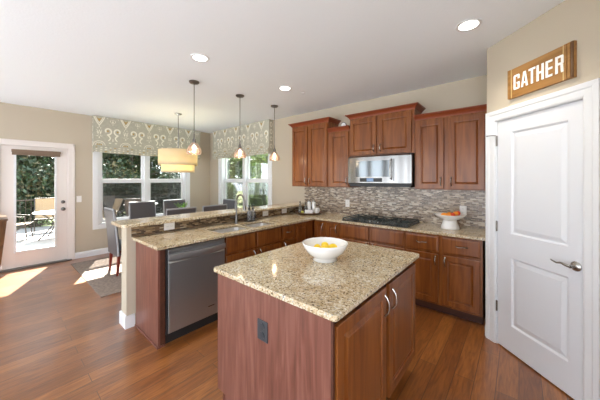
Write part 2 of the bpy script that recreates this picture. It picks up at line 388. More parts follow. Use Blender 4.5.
we = MB()  # unseen wall with openings, added on the right to shape daylight and reflections
for y in (-2.25, -0.9, 0.45): we.box(3.05, 3.2, y, y + 0.4, 0, 2.3)
we.box(3.05, 3.2, -2.25, 3.79, 2.3, CEIL); we.box(3.05, 3.2, 0.85, 3.79, 0, 2.3)
struct('added_wall_east', we, 'wall')
# knee wall of peninsula
struct('wall_peninsula', MB().box(-3.17, -3.015, 0.863, YB, 0, 1.03), 'wall')

# baseboards
def base_prof(mb, p0, p1, nrm, h=0.115):
    d = Vector((p1[0] - p0[0], p1[1] - p0[1], 0)); n = Vector((nrm[0], nrm[1], 0)).normalized()
    prof = [(0, 0), (0.016, 0), (0.016, h * 0.72), (0.012, h * 0.8), (0.011, h * 0.93), (0.006, h), (0, h)]
    k = len(prof); vs = []
    for p in (p0, p1):
        for q, z in prof: vs.append(Vector((p[0], p[1], z)) + n * q)
    fs = [(i, (i + 1) % k, k + (i + 1) % k, k + i) for i in range(k)] + [tuple(range(k)), tuple(range(k, 2 * k))[::-1]]
    mb.add(vs, fs)
bb = MB(); base_prof(bb, (XL, 0.99), (XL, YB), (1, 0)); base_prof(bb, (XL, -0.03), (XL, -2.4), (1, 0)); struct('baseboard_left', bb, 'trim')
bb = MB(); base_prof(bb, (XL + 0.02, YB), (-3.2, YB), (0, -1)); struct('baseboard_back', bb, 'trim')
bb = MB(); base_prof(bb, (-3.17, 0.863), (-3.015, 0.863), (0, -1), 0.13); base_prof(bb, (-3.17, 0.847), (-3.17, YB - 0.02), (-1, 0), 0.13)
bb.box(-3.015, -3.0, 0.847, 0.935, 0, 0.125); struct('baseboard_peninsula', bb, 'trim')
bb = MB(); base_prof(bb, (PX, PY + 0.11), (PX, PY - 0.003), (-1, 0), 0.12); struct('baseboard_pantry', bb, 'trim')

# patio door (door_1)
d1 = sroot('door_1', (XL, 0, 0))
mb = MB()
for a, b_, c_, d_ in ((0.055, 0.075, 0, 2.075), (0.885, 0.905, 0, 2.075)):
    mb.box(-0.13, 0, a, b_, c_, d_)
mb.box(-0.13, 0, 0.055, 0.905, 2.062, 2.075)
obj('door_jamb', mb, 'door_cream', d1)
mb = MB()
for (a, b_) in ((-0.03, 0.062), (0.898, 0.991)): mb.box(0, 0.014, a, b_, 0, 2.16); mb.box(0.014, 0.02, a + 0.008 if a < 0 else b_ - 0.035, a + 0.035 if a < 0 else b_ - 0.008, 0, 2.15)
mb.box(0, 0.014, 0.062, 0.898, 2.068, 2.16); mb.box(0.014, 0.02, -0.02, 0.98, 2.125, 2.15)
obj('door_casing', mb, 'door_cream', d1, 0.002)
mb = MB(); gy0, gy1, gz0, gz1 = 0.241, 0.716, 0.295, 1.93
mb.box(-0.06, -0.016, 0.078, gy0, 0.025, 2.06); mb.box(-0.06, -0.016, gy1, 0.883, 0.025, 2.06)
mb.box(-0.06, -0.016, gy0, gy1, 0.025, gz0); mb.box(-0.06, -0.016, gy0, gy1, gz1, 2.06)
slab = obj('door_slab', mb, 'door_cream', d1, 0.002)
mb = MB()
for q in ((gy0 - 0.025, gy0 + 0.004, gz0 - 0.025, gz1), (gy1 - 0.004, gy1 + 0.025, gz0 - 0.025, gz1), (gy0, gy1, gz0 - 0.025, gz0 + 0.004)): mb.box(-0.016, -0.006, *q)
obj('glass_frame', mb, 'trim', slab, 0.003)
obj('glass_pane', MB().box(-0.042, -0.038, gy0, gy1, gz0, gz1), 'glass', slab)
mb = MB(); mb.box(-0.016, 0.03, 0.19, 0.79, 1.955, 2.0)
for k in range(4): mb.box(-0.010, 0.022, 0.195, 0.785, 1.912 + 0.011 * k, 1.918 + 0.011 * k)
mb.box(-0.006, 0.018, 0.196, 0.784, 1.908, 1.956)
obj('raised_shade', mb, 'blind', slab, label='folded tan cellular shade at the top of the glass')
for nm, z in (('door_knob', 0.957), ('deadbolt', 1.085)):
    mb = MB(); mb.lathe([(0, 0), (0.032, 0), (0.032, 0.008), (0.012, 0.012), (0.012, 0.03), (0.028, 0.038), (0.03, 0.052), (0.02, 0.062), (0, 0.064)] if nm == 'door_knob' else [(0, 0), (0.03, 0), (0.03, 0.01), (0.02, 0.018), (0, 0.019)], seg=20)
    mb.xf(Matrix.Translation((-0.016, 0.825, z)) @ Matrix.Rotation(R(90), 4, 'Y')); obj(nm, mb, 'dark_nickel', d1, smooth=True)
obj('threshold', MB().box(-0.13, 0.06, 0.02, 0.94, 0, 0.02), 'dark_nickel', d1, 0.003)
mb = MB(); mb.box(-0.02, 0.0, 0.8815, 0.888, 1.85, 1.93); mb.box(-0.02, 0.0, 0.8815, 0.888, 1.0, 1.08); 

# windows
def window(name, root, w, z0, z1):
    """local x along width 0..w, local -y = into room, wall face at y=0, glass at y=+0.1"""
    f = MB(); c = 0.09
    f.box(-c, 0.0, -0.018, 0, z0 - c, z1 + 0.02); f.box(w, w + c, -0.018, 0, z0 - c, z1 + 0.02); f.box(0, w, -0.018, 0, z0 - c, z0)
    obj('window_casing', f, 'trim', root, 0.003)
    f = MB(); f.box(0, 0.045, 0, 0.15, z0, z1); f.box(w - 0.045, w, 0, 0.15, z0, z1); f.box(0.045, w - 0.045, 0, 0.15, z0, z0 + 0.03); f.box(0.045, w - 0.045, 0, 0.15, z1 - 0.03, z1)
    f.box(w / 2 - 0.045, w / 2 + 0.045, 0.03, 0.15, z0 + 0.03, z1 - 0.03)
    obj('window_frame', f, 'trim', root, 0.002)
    mid = 1.468
    for a, b_ in ((0.045, w / 2 - 0.045), (w / 2 + 0.045, w - 0.045)):
        s = 0.045
        for lo, hi, yy, nm in ((z0 + 0.03, mid + 0.045, 0.07, 'lower_sash'), (mid - 0.045, z1 - 0.03, 0.105, 'upper_sash')):
            m_ = MB(); m_.box(a, a + s, yy, yy + 0.03, lo, hi); m_.box(b_ - s, b_, yy, yy + 0.03, lo, hi)
            m_.box(a + s, b_ - s, yy, yy + 0.03, lo, lo + (0.06 if nm == 'lower_sash' else 0.09)); m_.box(a + s, b_ - s, yy, yy + 0.03, hi - (0.09 if nm == 'lower_sash' else 0.045), hi)
            sh = obj(nm, m_, 'trim', root, 0.002)
            obj('glass_pane', MB().box(a + s, b_ - s, yy + 0.013, yy + 0.017, lo + 0.05, hi - 0.04), 'glass', sh)
        obj('insect_screen', MB().box(a, b_, 0.142, 0.144, z0 + 0.03, mid), 'screen', root)
w1 = sroot('window_1', (XL, 1.345, 0), R(90)); window('w', w1, 1.785, 0.60, 2.36)
w2 = sroot('window_2', (-5.88, YB, 0), 0); window('w', w2, 1.82, 0.60, 2.36)

# pantry door (door_2)
d2 = sroot('door_2'); d2.matrix_world = pantry_m
mb = MB(); mb.box(0.095, 0.113, 0, 0.11, 0, 2.03); mb.box(0.785 + 0.003, 0.80, 0, 0.11, 0, 2.03); mb.box(0.095, 0.80, 0, 0.11, 2.028, 2.04); mb.box(0.113, 0.125, 0.04, 0.05, 0, 2.03)
obj('door_jamb', mb, 'door_white', d2)
mb = MB()
def casing(mb, x0, x1, z1, c=0.092):
    prof = [(0, 0.0), (0, -0.012), (0.012, -0.016), (0.05, -0.017), (0.06, -0.022), (c, -0.024), (c, 0.0)]
    # sweep around three sides with mitred corners, profile runs from inner edge outwards
    path = [((x0, 0), (-1, 0)), ((x0, z1), (-1, 1)), ((x1, z1), (1, 1)), ((x1, 0), (1, 0))]
    k = len(prof); vs = []
    for (px, pz), (dx, dz) in path:
        for q, y in prof: vs.append((px + dx * q, y, pz + dz * q))
    fs = [(j * k + i, j * k + (i + 1) % k, (j + 1) * k + (i + 1) % k, (j + 1) * k + i) for j in range(3) for i in range(k)] + [tuple(range(k)), tuple(range(3 * k, 4 * k))[::-1]]
    mb.add(vs, fs)
casing(mb, 0.104, 0.794, 2.032)
obj('door_casing', mb, 'trim', d2)
mb = MB(); a, b_ = 0.115, 0.785; zt = 2.024
yF = 0.006
xs = [a, 0.262 - 0.012, 0.682 + 0.012, b_]; zs = [0.012, 0.236 - 0.0, 0.824, 1.032, 1.91, zt]
# slab front as grid with panels recessed
mb.box(a, xs[1], yF, 0.04, 0.012, zt); mb.box(xs[2], b_, yF, 0.04, 0.012, zt)
mb.box(xs[1], xs[2], yF, 0.04, 0.012, zs[1]); mb.box(xs[1], xs[2], yF, 0.04, zs[2], zs[3]); mb.box(xs[1], xs[2], yF, 0.04, zs[4], zt)
for z0, z1 in ((zs[1], zs[2]), (zs[3], zs[4])):
    x0, x1 = xs[1], xs[2]; rings = [(0, yF), (0.012, yF + 0.012), (0.020, yF + 0.012), (0.05, yF + 0.004)]
    vs = []
    for i, y in rings: vs += [(x0 + i, y, z0 + i), (x1 - i, y, z0 + i), (x1 - i, y, z1 - i), (x0 + i, y, z1 - i)]
    fs = [(k * 4 + i, k * 4 + (i + 1) % 4, k * 4 + 4 + (i + 1) % 4, k * 4 + 4 + i) for k in range(3) for i in range(4)] + [(12, 13, 14, 15)]
    mb.add(vs, fs)
slab = obj('door_slab', mb, 'door_white', d2, fixn=False)
mb = MB(); mb.lathe([(0, 0), (0.033, 0), (0.033, 0.006), (0.026, 0.014), (0.013, 0.018), (0.011, 0.05), (0, 0.05)], seg=24)
mb.xf(Matrix.Translation((0.742, yF, 0.915)) @ Matrix.Rotation(R(90), 4, 'X'))
mb.tube([(0.742, yF - 0.045, 0.915), (0.72, yF - 0.052, 0.918), (0.69, yF - 0.052, 0.925), (0.66, yF - 0.05, 0.916), (0.628, yF - 0.046, 0.922), (0.615, yF - 0.044, 0.927)], [0.010, 0.009, 0.007, 0.006, 0.005, 0.0035], 10)
obj('lever_handle', mb, 'nickel', slab, smooth=True)
for z in (1.85, 1.075, 0.35):
    mb = MB(); mb.box(0.108, 0.120, -0.003, 0.004, z - 0.045, z + 0.045); mb.tube([(0.114, -0.004, z - 0.048), (0.114, -0.004, z + 0.048)], 0.005, 8)
    obj('hinge', mb, 'nickel', d2, smooth=True)
mb = MB(); mb.tube([(0.114, -0.008, 1.90), (0.09, -0.03, 1.902), (0.04, -0.032, 1.905)], 0.0035, 6); mb.ball((0.038, -0.032, 1.905), 0.006, 8)
obj('hinge_door_stop', mb, 'dark_nickel', d2, smooth=True)
obj('strike_plate', MB().box(0.7865, 0.7885, 0.002, 0.006, 0.895, 0.955), 'nickel', d2)

# ------------------------------------------------------------------ cabinets
H = 0.885
def pull(mb, x, y, z, L=0.10, vertical=True, out=0.03, k=1.0):
    P = []
    for i in range(9):
        t = -1 + 2 * i / 8; off = t * L / 2; d = out * (1 - abs(t) ** 2.6) + 0.004
        P.append((x, y - d, z + off) if vertical else (x + off, y - d, z + 0.004 * sin(t * 3)))
    rr = [0.007 - 0.0025 * (1 - abs(-1 + 2 * i / 8)) for i in range(9)]
    rr[0] = rr[-1] = 0.0085; rr = [q * k for q in rr]
    mb.tube(P, rr, 8)
def cab_door(parent, x0, x1, z0, z1, yf, handle=None, name='door', fr=0.055, mat='cherry', hlen=0.10):
    """panel door; carcass face at yf, door is 0.02 thick"""
    mb = MB(); t = 0.02
    g = 0.006
    rings = [(0.0, yf - t + 0.004), (0.004, yf - t), (fr, yf - t), (fr + 0.002, yf - t + 0.011), (fr + 0.009, yf - t + 0.012), (fr + 0.024, yf - t + 0.002), (fr + 0.026, yf - t + 0.001)]
    if z1 - z0 < 0.22: rings = [(0.0, yf - t + 0.006), (0.003, yf - t + 0.003), (0.012, yf - t + 0.001), (0.016, yf - t)]
    mb.panel(x0, x1, z0, z1, rings, back=yf)
    d = obj(name, mb, mat, parent)
    if handle:
        hx, hz, vert = handle
        h = MB(); pull(h, hx, yf - t, hz, hlen, vert); obj('handle', h, 'nickel', d, smooth=True)
    return d
def base_cab(loc, rz, w, depth, label, fronts, top=H, group='cherry base cabinets', mat='cherry'):
    """local: x 0..w, front face at y=0, back at y=depth"""
    t = thing('base_cabinet', loc, rz, label, 'cabinet', group)
    mb = MB(); mb.box(0, w, 0.0, 0.02, 0.10, H); mb.box(0, w, 0.02, depth, 0.10, top)
    obj('body', mb, mat, t)
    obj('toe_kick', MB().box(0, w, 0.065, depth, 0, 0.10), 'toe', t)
    for f in fronts: cab_door(t, *f[:4], 0.0, f[4], name=f[5])
    return t
zd0, zd1, zr0, zr1 = 0.125, 0.665, 0.69, 0.865
# back wall run. front face of carcass Y=3.20
base_cab((-2.41, 3.20, 0), 0, 0.22, 0.575, 'narrow corner base cabinet with single full-height door, nearest the sink run',
         [(0.0, 0.205, zd0, 0.865, (0.175, 0.79, True), 'door')])
base_cab((-2.19, 3.20, 0), 0, 0.235, 0.575, 'narrow full-height door base cabinet immediately left of the cooktop cabinet',
         [(0.012, 0.222, zd0, 0.865, (0.190, 0.79, True), 'door')])
base_cab((-1.955, 3.20, 0), 0, 0.91, 0.575, 'wide base cabinet with two plain drawer fronts directly under the gas cooktop',
         [(0.012, 0.445, zr0, zr1, None, 'drawer_front'), (0.475, 0.898, zr0, zr1, None, 'drawer_front'),
          (0.012, 0.445, zd0, zd1, (0.415, 0.60, True), 'door'), (0.475, 0.898, zd0, zd1, (0.505, 0.60, True), 'door')])
base_cab((-1.045, 3.20, 0), 0, 0.765, 0.575, 'base cabinet with two handled drawers over two doors beside the white pantry door',
         [(0.012, 0.36, zr0, zr1, (0.19, 0.785, False), 'drawer'), (0.40, 0.745, zr0, zr1, (0.585, 0.785, False), 'drawer'),
          (0.012, 0.36, zd0, zd1, (0.335, 0.60, True), 'door'), (0.40, 0.745, zd0, zd1, (0.43, 0.60, True), 'door')])
# corner filler carcass / peninsula run: root rot 90 -> local x = world Y, local -y = world +X
XC = -2.43
R90 = R(90)
base_cab((XC, 1.625, 0), R90, 0.86, 0.575, 'sink base cabinet with two false drawer fronts between dishwasher and drawer stack',
         [(0.0, 0.41, zr0, zr1, None, 'drawer_front'), (0.435, 0.845, zr0, zr1, None, 'drawer_front'),
          (0.0, 0.41, zd0, zd1, (0.375, 0.60, True), 'door'), (0.435, 0.845, zd0, zd1, (0.47, 0.60, True), 'door')], top=0.66)
base_cab((XC, 2.485, 0), R90, 0.27, 0.575, 'small base cabinet with one handled drawer above one door right of the sink cabinet',
         [(0.008, 0.255, zr0, zr1, (0.13, 0.785, False), 'drawer'), (0.008, 0.255, zd0, zd1, (0.04, 0.60, True), 'door')])
t = thing('base_cabinet', (XC, 2.755, 0), R90, 'blind corner base cabinet with plain handleless panel where the two counters meet', 'cabinet', 'cherry base cabinets')
mb = MB(); mb.box(0, 0.44, 0, 0.575, 0.10, H); mb.box(0.44, 1.03, 0.03, 0.575, 0.10, H); obj('body', mb, 'cherry', t)
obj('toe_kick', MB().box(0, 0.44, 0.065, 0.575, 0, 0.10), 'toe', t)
cab_door(t, 0.03, 0.30, zd0, 0.865, 0.0, None)
# end panel
t = thing('cabinet_end_panel', (-2.44, 0.94, 0), 0, 'cherry veneer end panel closing the peninsula beside the dishwasher', 'panel')
obj('side_panel', MB().box(-0.555, 0, 0, 0.018, 0, H), 'panel', t, 0.0015)
obj('corner_stile', MB().box(-0.06, 0.0, 0.018, 0.062, 0, H), 'toe', t, 0.0015)
mb = MB(); mb.box(-0.555, 0.012, -0.012, 0, 0, 0.02); mb.box(0, 0.012, 0, 0.06, 0, 0.02)
obj('shoe_molding', mb, 'panel', t, 0.004)

# dishwasher (local x = world Y)
t = thing('dishwasher', (XC, 1.006, 0), R90, 'stainless steel dishwasher built in near the end of the peninsula', 'dishwasher')
obj('tub', MB().box(0.0, 0.60, 0.0, 0.55, 0.09, 0.878), 'dark_plastic', t)
obj('kick_plate', MB().box(0.0, 0.60, 0.03, 0.5, 0.0, 0.09), 'dark_plastic', t)
mb = MB(); poly = []
fx0, fx1 = 0.012, 0.592
prof = [(-0.004, 0.105), (-0.022, 0.108), (-0.024, 0.2), (-0.024, 0.74), (-0.010, 0.765), (-0.010, 0.83), (-0.024, 0.842), (-0.024, 0.866), (-0.004, 0.868)]
k = len(prof); vs = [(fx0, y, z) for y, z in prof] + [(fx1, y, z) for y, z in prof]
mb.add(vs, [(i, i + 1, k + i + 1, k + i) for i in range(k - 1)] + [tuple(range(k)), tuple(range(k, 2 * k))[::-1], (k - 1, 0, k, 2 * k - 1)])
dd = obj('door', mb, 'dish_steel', t, 0.002)
mb = MB(); n = 12; vs = []
for i in range(n + 1):
    u = i / n; x = fx0 + (fx1 - fx0) * u; bow = 0.018 * sin(pi * u)
    z = 0.795 - 0.012 * sin(pi * u)
    for q in ((-0.022, 0.026), (-0.036 - bow, 0.024), (-0.040 - bow, 0), (-0.036 - bow, -0.024), (-0.022, -0.026)): vs.append((x, q[0], z + q[1]))
fs = [(i * 5 + j, i * 5 + (j + 1) % 5, (i + 1) * 5 + (j + 1) % 5, (i + 1) * 5 + j) for i in range(n) for j in range(5)] + [(0, 1, 2, 3, 4), tuple(n * 5 + j for j in range(5))]
mb.add(vs, fs); obj('handle', mb, 'handle_steel', dd, smooth=True, label='bowed full-width bar handle')
obj('badge', MB().box(0.40, 0.47, -0.0248, -0.024, 0.205, 0.213), 'steel', dd)

# countertops
def slab_cells(xs, ys, inside, z0, z1):
    mb = MB(); nx, ny = len(xs), len(ys)
    idx = {}
    def V(i, j, k):
        if (i, j, k) not in idx: idx[(i, j, k)] = len(mb.v); mb.v.append((xs[i], ys[j], (z0, z1)[k]))
        return idx[(i, j, k)]
    def ins(i, j): return 0 <= i < nx - 1 and 0 <= j < ny - 1 and inside((xs[i] + xs[i + 1]) / 2, (ys[j] + ys[j + 1]) / 2)
    for i in range(nx - 1):
        for j in range(ny - 1):
            if not ins(i, j): continue
            F = [(V(i, j, 1), V(i + 1, j, 1), V(i + 1, j + 1, 1), V(i, j + 1, 1)), (V(i, j, 0), V(i, j + 1, 0), V(i + 1, j + 1, 0), V(i + 1, j, 0))]
            if not ins(i - 1, j): F.append((V(i, j, 0), V(i, j, 1), V(i, j + 1, 1), V(i, j + 1, 0)))
            if not ins(i + 1, j): F.append((V(i + 1, j, 0), V(i + 1, j + 1, 0), V(i + 1, j + 1, 1), V(i + 1, j, 1)))
            if not ins(i, j - 1): F.append((V(i, j, 0), V(i + 1, j, 0), V(i + 1, j, 1), V(i, j, 1)))
            if not ins(i, j + 1): F.append((V(i, j + 1, 0), V(i, j + 1, 1), V(i + 1, j + 1, 1), V(i + 1, j + 1, 0)))
            mb.f += F; mb.m += [0] * len(F)
    return mb
SX0, SX1 = -2.795, -2.462; SY = (1.60, 2.03, 2.05, 2.46)
def ins(x, y):
    a = (-3.0 < x < -2.375 and 0.905 < y < YB); b = (-2.375 < x < PX and 3.165 < y < YB)
    hole = SX0 < x < SX1 and (SY[0] < y < SY[1] or SY[2] < y < SY[3])
    return (a or b) and not hole
mb = slab_cells([-2.997, SX0, SX1, -2.375, PX - 0.004], [0.908, SY[0], SY[1], SY[2], SY[3], 3.165, YB - 0.012], ins, H, 0.915)
obj('countertop', mb, 'granite', None, 0.004, label='long L-shaped speckled granite countertop with sink and gas cooktop set in', category='countertop')
t = thing('kitchen_sink', ((SX0 + SX1) / 2, (SY[0] + SY[3]) / 2, 0.72), 0, 'double-bowl stainless steel sink set into the peninsula counter', 'sink')
cy = (SY[0] + SY[3]) / 2; hw = (SX1 - SX0) / 2
for a, b_ in ((SY[0], SY[1]), (SY[2], SY[3])):
    a -= cy; b_ -= cy; mb = MB(); vs = []
    for ins_, z in ((-0.004, 0.163), (0.006, 0.163), (0.010, 0.02), (0.03, 0.0)):
        x0, x1, y0, y1 = -hw + ins_, hw - ins_, a + ins_, b_ - ins_; c = 0.03
        for p in ((x0 + c, y0), (x1 - c, y0), (x1, y0 + c), (x1, y1 - c), (x1 - c, y1), (x0 + c, y1), (x0, y1 - c), (x0, y0 + c)): vs.append((p[0], p[1], z))
    fs = [(k * 8 + i, k * 8 + (i + 1) % 8, k * 8 + 8 + (i + 1) % 8, k * 8 + 8 + i) for k in range(3) for i in range(8)] + [tuple(range(24, 32))]
    mb.add(vs, fs); bo = obj('basin', mb, 'sink_steel', t, fixn=False, smooth=True)
    mb = MB(); mb.lathe([(0, 0), (0.04, 0), (0.042, 0.003), (0.03, 0.002), (0, 0.001)], 0, (a + b_) / 2, 0.001, 20); obj('drain', mb, 'dark_nickel', bo, smooth=True)
# bar top
mb = MB(); mb.prism([(-3.27, 0.82), (-3.24, 0.79), (-2.915, 0.79), (-2.885, 0.82), (-2.885, YB - 0.003), (-3.27, YB - 0.003)], 1.03, 1.062)
obj('bar_countertop', mb, 'granite', None, 0.004, label='raised narrow granite bar top running along the peninsula knee wall', category='countertop')
# tile
obj('tile_backsplash', MB().box(-3.08, PX - 0.002, YB - 0.011, YB - 0.001, 0.916, 1.40), 'mosaic', None, label='grey and brown linear mosaic tile backsplash behind the gas cooktop', category='backsplash')
mb = MB().box(-3.013, -3.002, 0.905, YB - 0.012, 0.916, 1.029); obj('bar_backsplash', mb, 'mosaic_bar', None, label='low brown mosaic tile strip under the raised bar top', category='backsplash')

# uppers
def crown(mb, x0, x1, yf, yb, z, left=True, right=True, h=0.062, p=0.055):
    prof = [(0.0, 0.0), (0.006, 0.0), (0.012, h * 0.25), (p * 0.75, h * 0.72), (p, h * 0.8), (p, h), (0.0, h)]
    k = len(prof)
    path = []
    path += [((x0, yb), (-1, 0)), ((x0, yf), (-1, -1))] if left else [((x0, yf), (0, -1))]
    path += [((x1, yf), (1, -1)), ((x1, yb), (1, 0))] if right else [((x1, yf), (0, -1))]
    vs = []
    for (px, py), (dx, dy) in path:
        for q, zz in prof: vs.append((px + dx * q, py + dy * q, z + zz))
    n = len(path)
    fs = [(j * k + i, j * k + (i + 1) % k, (j + 1) * k + (i + 1) % k, (j + 1) * k + i) for j in range(n - 1) for i in range(k)] + [tuple(range(k)), tuple(range((n - 1) * k, n * k))[::-1]]
    mb.add(vs, fs); mb.box(x0, x1, yf, yb, z + h - 0.012, z + h)
def upper(x0, x1, z0, z1, label, doors, L=True, Rr=True, yf=3.48, hz=None):
    t = thing('wall_cabinet', (x0, yf, z0), 0, label, 'cabinet', 'cherry wall cabinets'); w = x1 - x0; h = z1 - z0
    obj('body', MB().box(0, w, 0, YB - 0.002 - yf, 0, h), 'cherry', t, 0.0015)
    mb = MB(); crown(mb, 0, w, 0, YB - 0.004 - yf, h - 0.006, L, Rr); obj('crown_molding', mb, 'cherry_trim', t)
    for a, b_, hx in doors: cab_door(t, a, b_, 0.012, h - 0.03, 0.0, (hx, 0.10, True))
    return t
upper(-3.125, -2.345, 1.375, 2.435, 'tallest cherry wall cabinet with two doors at the left end over the tray', [(0.015, 0.355, 0.33), (0.395, 0.765, 0.42)])
upper(-2.343, -1.955, 1.375, 2.255, 'narrow single-door cherry wall cabinet between the tall left one and the microwave', [(0.04, 0.372, 0.35)], False, False)
upper(-1.953, -1.02, 1.84, 2.41, 'short two-door cherry wall cabinet mounted directly above the microwave', [(0.012, 0.425, 0.395), (0.46, 0.90, 0.49)])
upper(-1.018, PX - 0.006, 1.375, 2.255, 'two-door cherry wall cabinet at the right end over the fruit stand', [(0.02, 0.335, 0.305), (0.385, 0.735, 0.415)], False, False)

# microwave
t = thing('microwave', (-1.935, YB - 0.02, 1.42), 0, 'stainless steel over-the-range microwave with curved front under short cabinet', 'microwave')
w = 0.905; yb = 0.0; yf = -0.36
obj('housing', MB().box(0.003, w - 0.003, yf, -0.002, 0.0, 0.415), 'dark_plastic', t, 0.003)
def bulge(u): return -0.045 * (1 - (2 * u - 1) ** 2) ** 0.75 if 0 < u < 1 else 0
mb = MB(); n = 24; vs = []
for i in range(n + 1):
    u = i / n
    for z, q in ((0.02, 0.0), (0.03, -0.02), (0.39, -0.02), (0.405, 0.0)): vs.append((w * u, yf + q + bulge(u), z))
vs2 = [(x, yf + 0.02, z) for x, y, z in vs]; L0 = len(vs); k = 4
fs = [(i * 4 + j, (i + 1) * 4 + j, (i + 1) * 4 + j + 1, i * 4 + j + 1) for i in range(n) for j in range(3)]
fs += [(i * 4, (i + 1) * 4, L0 + (i + 1) * 4, L0 + i * 4) for i in range(n)] + [(i * 4 + 3, (i + 1) * 4 + 3, L0 + (i + 1) * 4 + 3, L0 + i * 4 + 3) for i in range(n)]
fs += [(0, 1, 2, 3, L0 + 3, L0 + 0), tuple([n * 4 + j for j in range(4)] + [L0 + n * 4 + 3, L0 + n * 4])]
mb.add(vs + vs2, fs); fr = obj('front', mb, 'mw_steel', t, smooth=True)
def patch(x0, x1, z0, z1, off, mat, name, parent, th=0.004):
    mb = MB(); vs = []; n = 10
    for i in range(n + 1):
        x = x0 + (x1 - x0) * i / n; y = yf - 0.02 + bulge(x / w)
        vs += [(x, y - off, z0), (x, y - off, z1), (x, y - off + th, z1), (x, y - off + th, z0)]
    fs = [(i * 4 + j, (i + 1) * 4 + j, (i + 1) * 4 + (j + 1) % 4, i * 4 + (j + 1) % 4) for i in range(n) for j in range(4)] + [(0, 1, 2, 3), tuple(n * 4 + j for j in range(4))]
    mb.add(vs, fs); return obj(name, mb, mat, parent, smooth=True)
M['mw_glass'] = plain('microwave_window_glass', (0.16, 0.18, 0.19), 0.12, 0.6)
patch(0.14, 0.64, 0.115, 0.335, 0.002, 'mw_glass', 'window', fr)
patch(0.20, 0.585, 0.15, 0.305, 0.0035, 'mw_glass', 'window_inner', fr)
patch(0.21, 0.54, 0.045, 0.098, 0.002, 'dark_plastic', 'control_strip', fr)
patch(0.32, 0.42, 0.052, 0.092, 0.0035, 'screen_blue', 'display', fr)
mb = MB(); mb.tube([(0.665, yf - 0.06, 0.08), (0.665, yf - 0.095, 0.10), (0.66, yf - 0.105, 0.2), (0.665, yf - 0.095, 0.32), (0.665, yf - 0.06, 0.345)], 0.009, 10)
obj('handle', mb, 'steel', fr, smooth=True)
patch(0.69, 0.70, 0.06, 0.35, 0.001, 'dark_plastic', 'door_seam', fr)
mb = MB(); mb.box(0.02, w - 0.02, -0.35, -0.02, -0.022, 0.0); 
for k in range(9): mb.box(0.06 + k * 0.03, 0.075 + k * 0.03, -0.30, -0.10, -0.027, -0.022)
obj('underside_vent', mb, 'dark_plastic', t)

# cooktop
t = thing('gas_cooktop', (-1.475, 3.46, 0.915), 0, 'black five-burner gas cooktop with iron grates on the back counter', 'cooktop')
obj('glass_base', MB().box(-0.455, 0.455, -0.255, 0.255, 0.0005, 0.012), 'black', t, 0.004)
for (x, y, r) in ((-0.31, 0.12, 0.04), (-0.31, -0.12, 0.035), (0, 0.06, 0.055), (0.31, 0.12, 0.04), (0.31, -0.12, 0.035)):
    mb = MB(); mb.lathe([(0, 0.012), (r * 1.3, 0.012), (r * 1.3, 0.016), (r, 0.018), (r, 0.026), (r * 0.8, 0.03), (0, 0.031)], x, y, 0, 20)
    obj('burner', mb, 'iron', t, smooth=True)
for gx in (-0.30, 0.0, 0.30):
    mb = MB(); hw_ = 0.14; z = 0.042
    for s in (-1, 1):
        mb.box(gx + s * hw_ - 0.006, gx + s * hw_ + 0.006, -0.235, 0.235, z - 0.01, z)
        mb.box(gx - hw_, gx + hw_, s * 0.235 - 0.006, s * 0.235 + 0.006, z - 0.01, z)
        for q in (-1, 1): mb.box(gx + s * hw_ - 0.008, gx + s * hw_ + 0.008, q * 0.235 - 0.008, q * 0.235 + 0.008, 0.012, z - 0.008)
    if gx: mb.box(gx - hw_, gx + hw_, -0.005, 0.005, z - 0.01, z)
    for yy in ((-0.12, 0.12) if gx else (0.06,)):
        mb.box(gx - hw_, gx - 0.03, yy - 0.005, yy + 0.005, z - 0.01, z); mb.box(gx + 0.03, gx + hw_, yy - 0.005, yy + 0.005, z - 0.01, z)
        mb.box(gx - 0.005, gx + 0.005, yy + 0.03, yy + 0.115, z - 0.01, z); mb.box(gx - 0.005, gx + 0.005, yy - 0.115, yy - 0.03, z - 0.01, z)
    obj('grate', mb, 'iron', t, 0.0015)
for k in range(5):
    mb = MB(); mb.lathe([(0, 0.012), (0.018, 0.012), (0.017, 0.03), (0.010, 0.036), (0, 0.036)], -0.11 + 0.055 * k, -0.19 - 0.02 * (k % 2) + 0.02, 0, 14)
    mb.box(-0.112 + 0.055 * k, -0.108 + 0.055 * k, -0.205 - 0.02 * (k % 2) + 0.02, -0.175 - 0.02 * (k % 2) + 0.02, 0.036, 0.042)
    obj('knob', mb, 'nickel' if k % 2 else 'dark_nickel', t, smooth=True)

# ------------------------------------------------------------------ island
t = thing('kitchen_island', (-1.075, 1.555, 0), 0, 'cherry kitchen island with veneer side panel and two doors under granite top', 'island')
mb = MB(); mb.box(-0.435, 0.44, -0.575, 0.57, 0.115, H - 0.0015); obj('body', mb, 'gap_shade', t)
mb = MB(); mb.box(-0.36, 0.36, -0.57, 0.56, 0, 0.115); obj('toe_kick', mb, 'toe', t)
mb = MB(); mb.prism([(-0.455, 0.115), (-0.375, 0.115), (-0.375, 0), (0.441, 0), (0.441, H - 0.0015), (-0.455, H - 0.0015)], 0, 0.018, T=lambda p: Vector((p.x, -0.575 - p.z, p.y)))
obj('side_panel', mb, 'panel', t, 0.0015)
obj('corner_trim', MB().box(0.4415, 0.452, -0.593, -0.579, 0, H - 0.0015), 'toe', t)
mb = MB(); mb.box(-0.385, -0.375, -0.60, -0.593, 0.0, 0.115); obj('toe_trim', mb, 'panel', t)
mb = MB(); mb.box(0.36, 0.372, -0.57, 0.56, 0.0, 0.11); obj('toe_molding', mb, 'cherry', t)
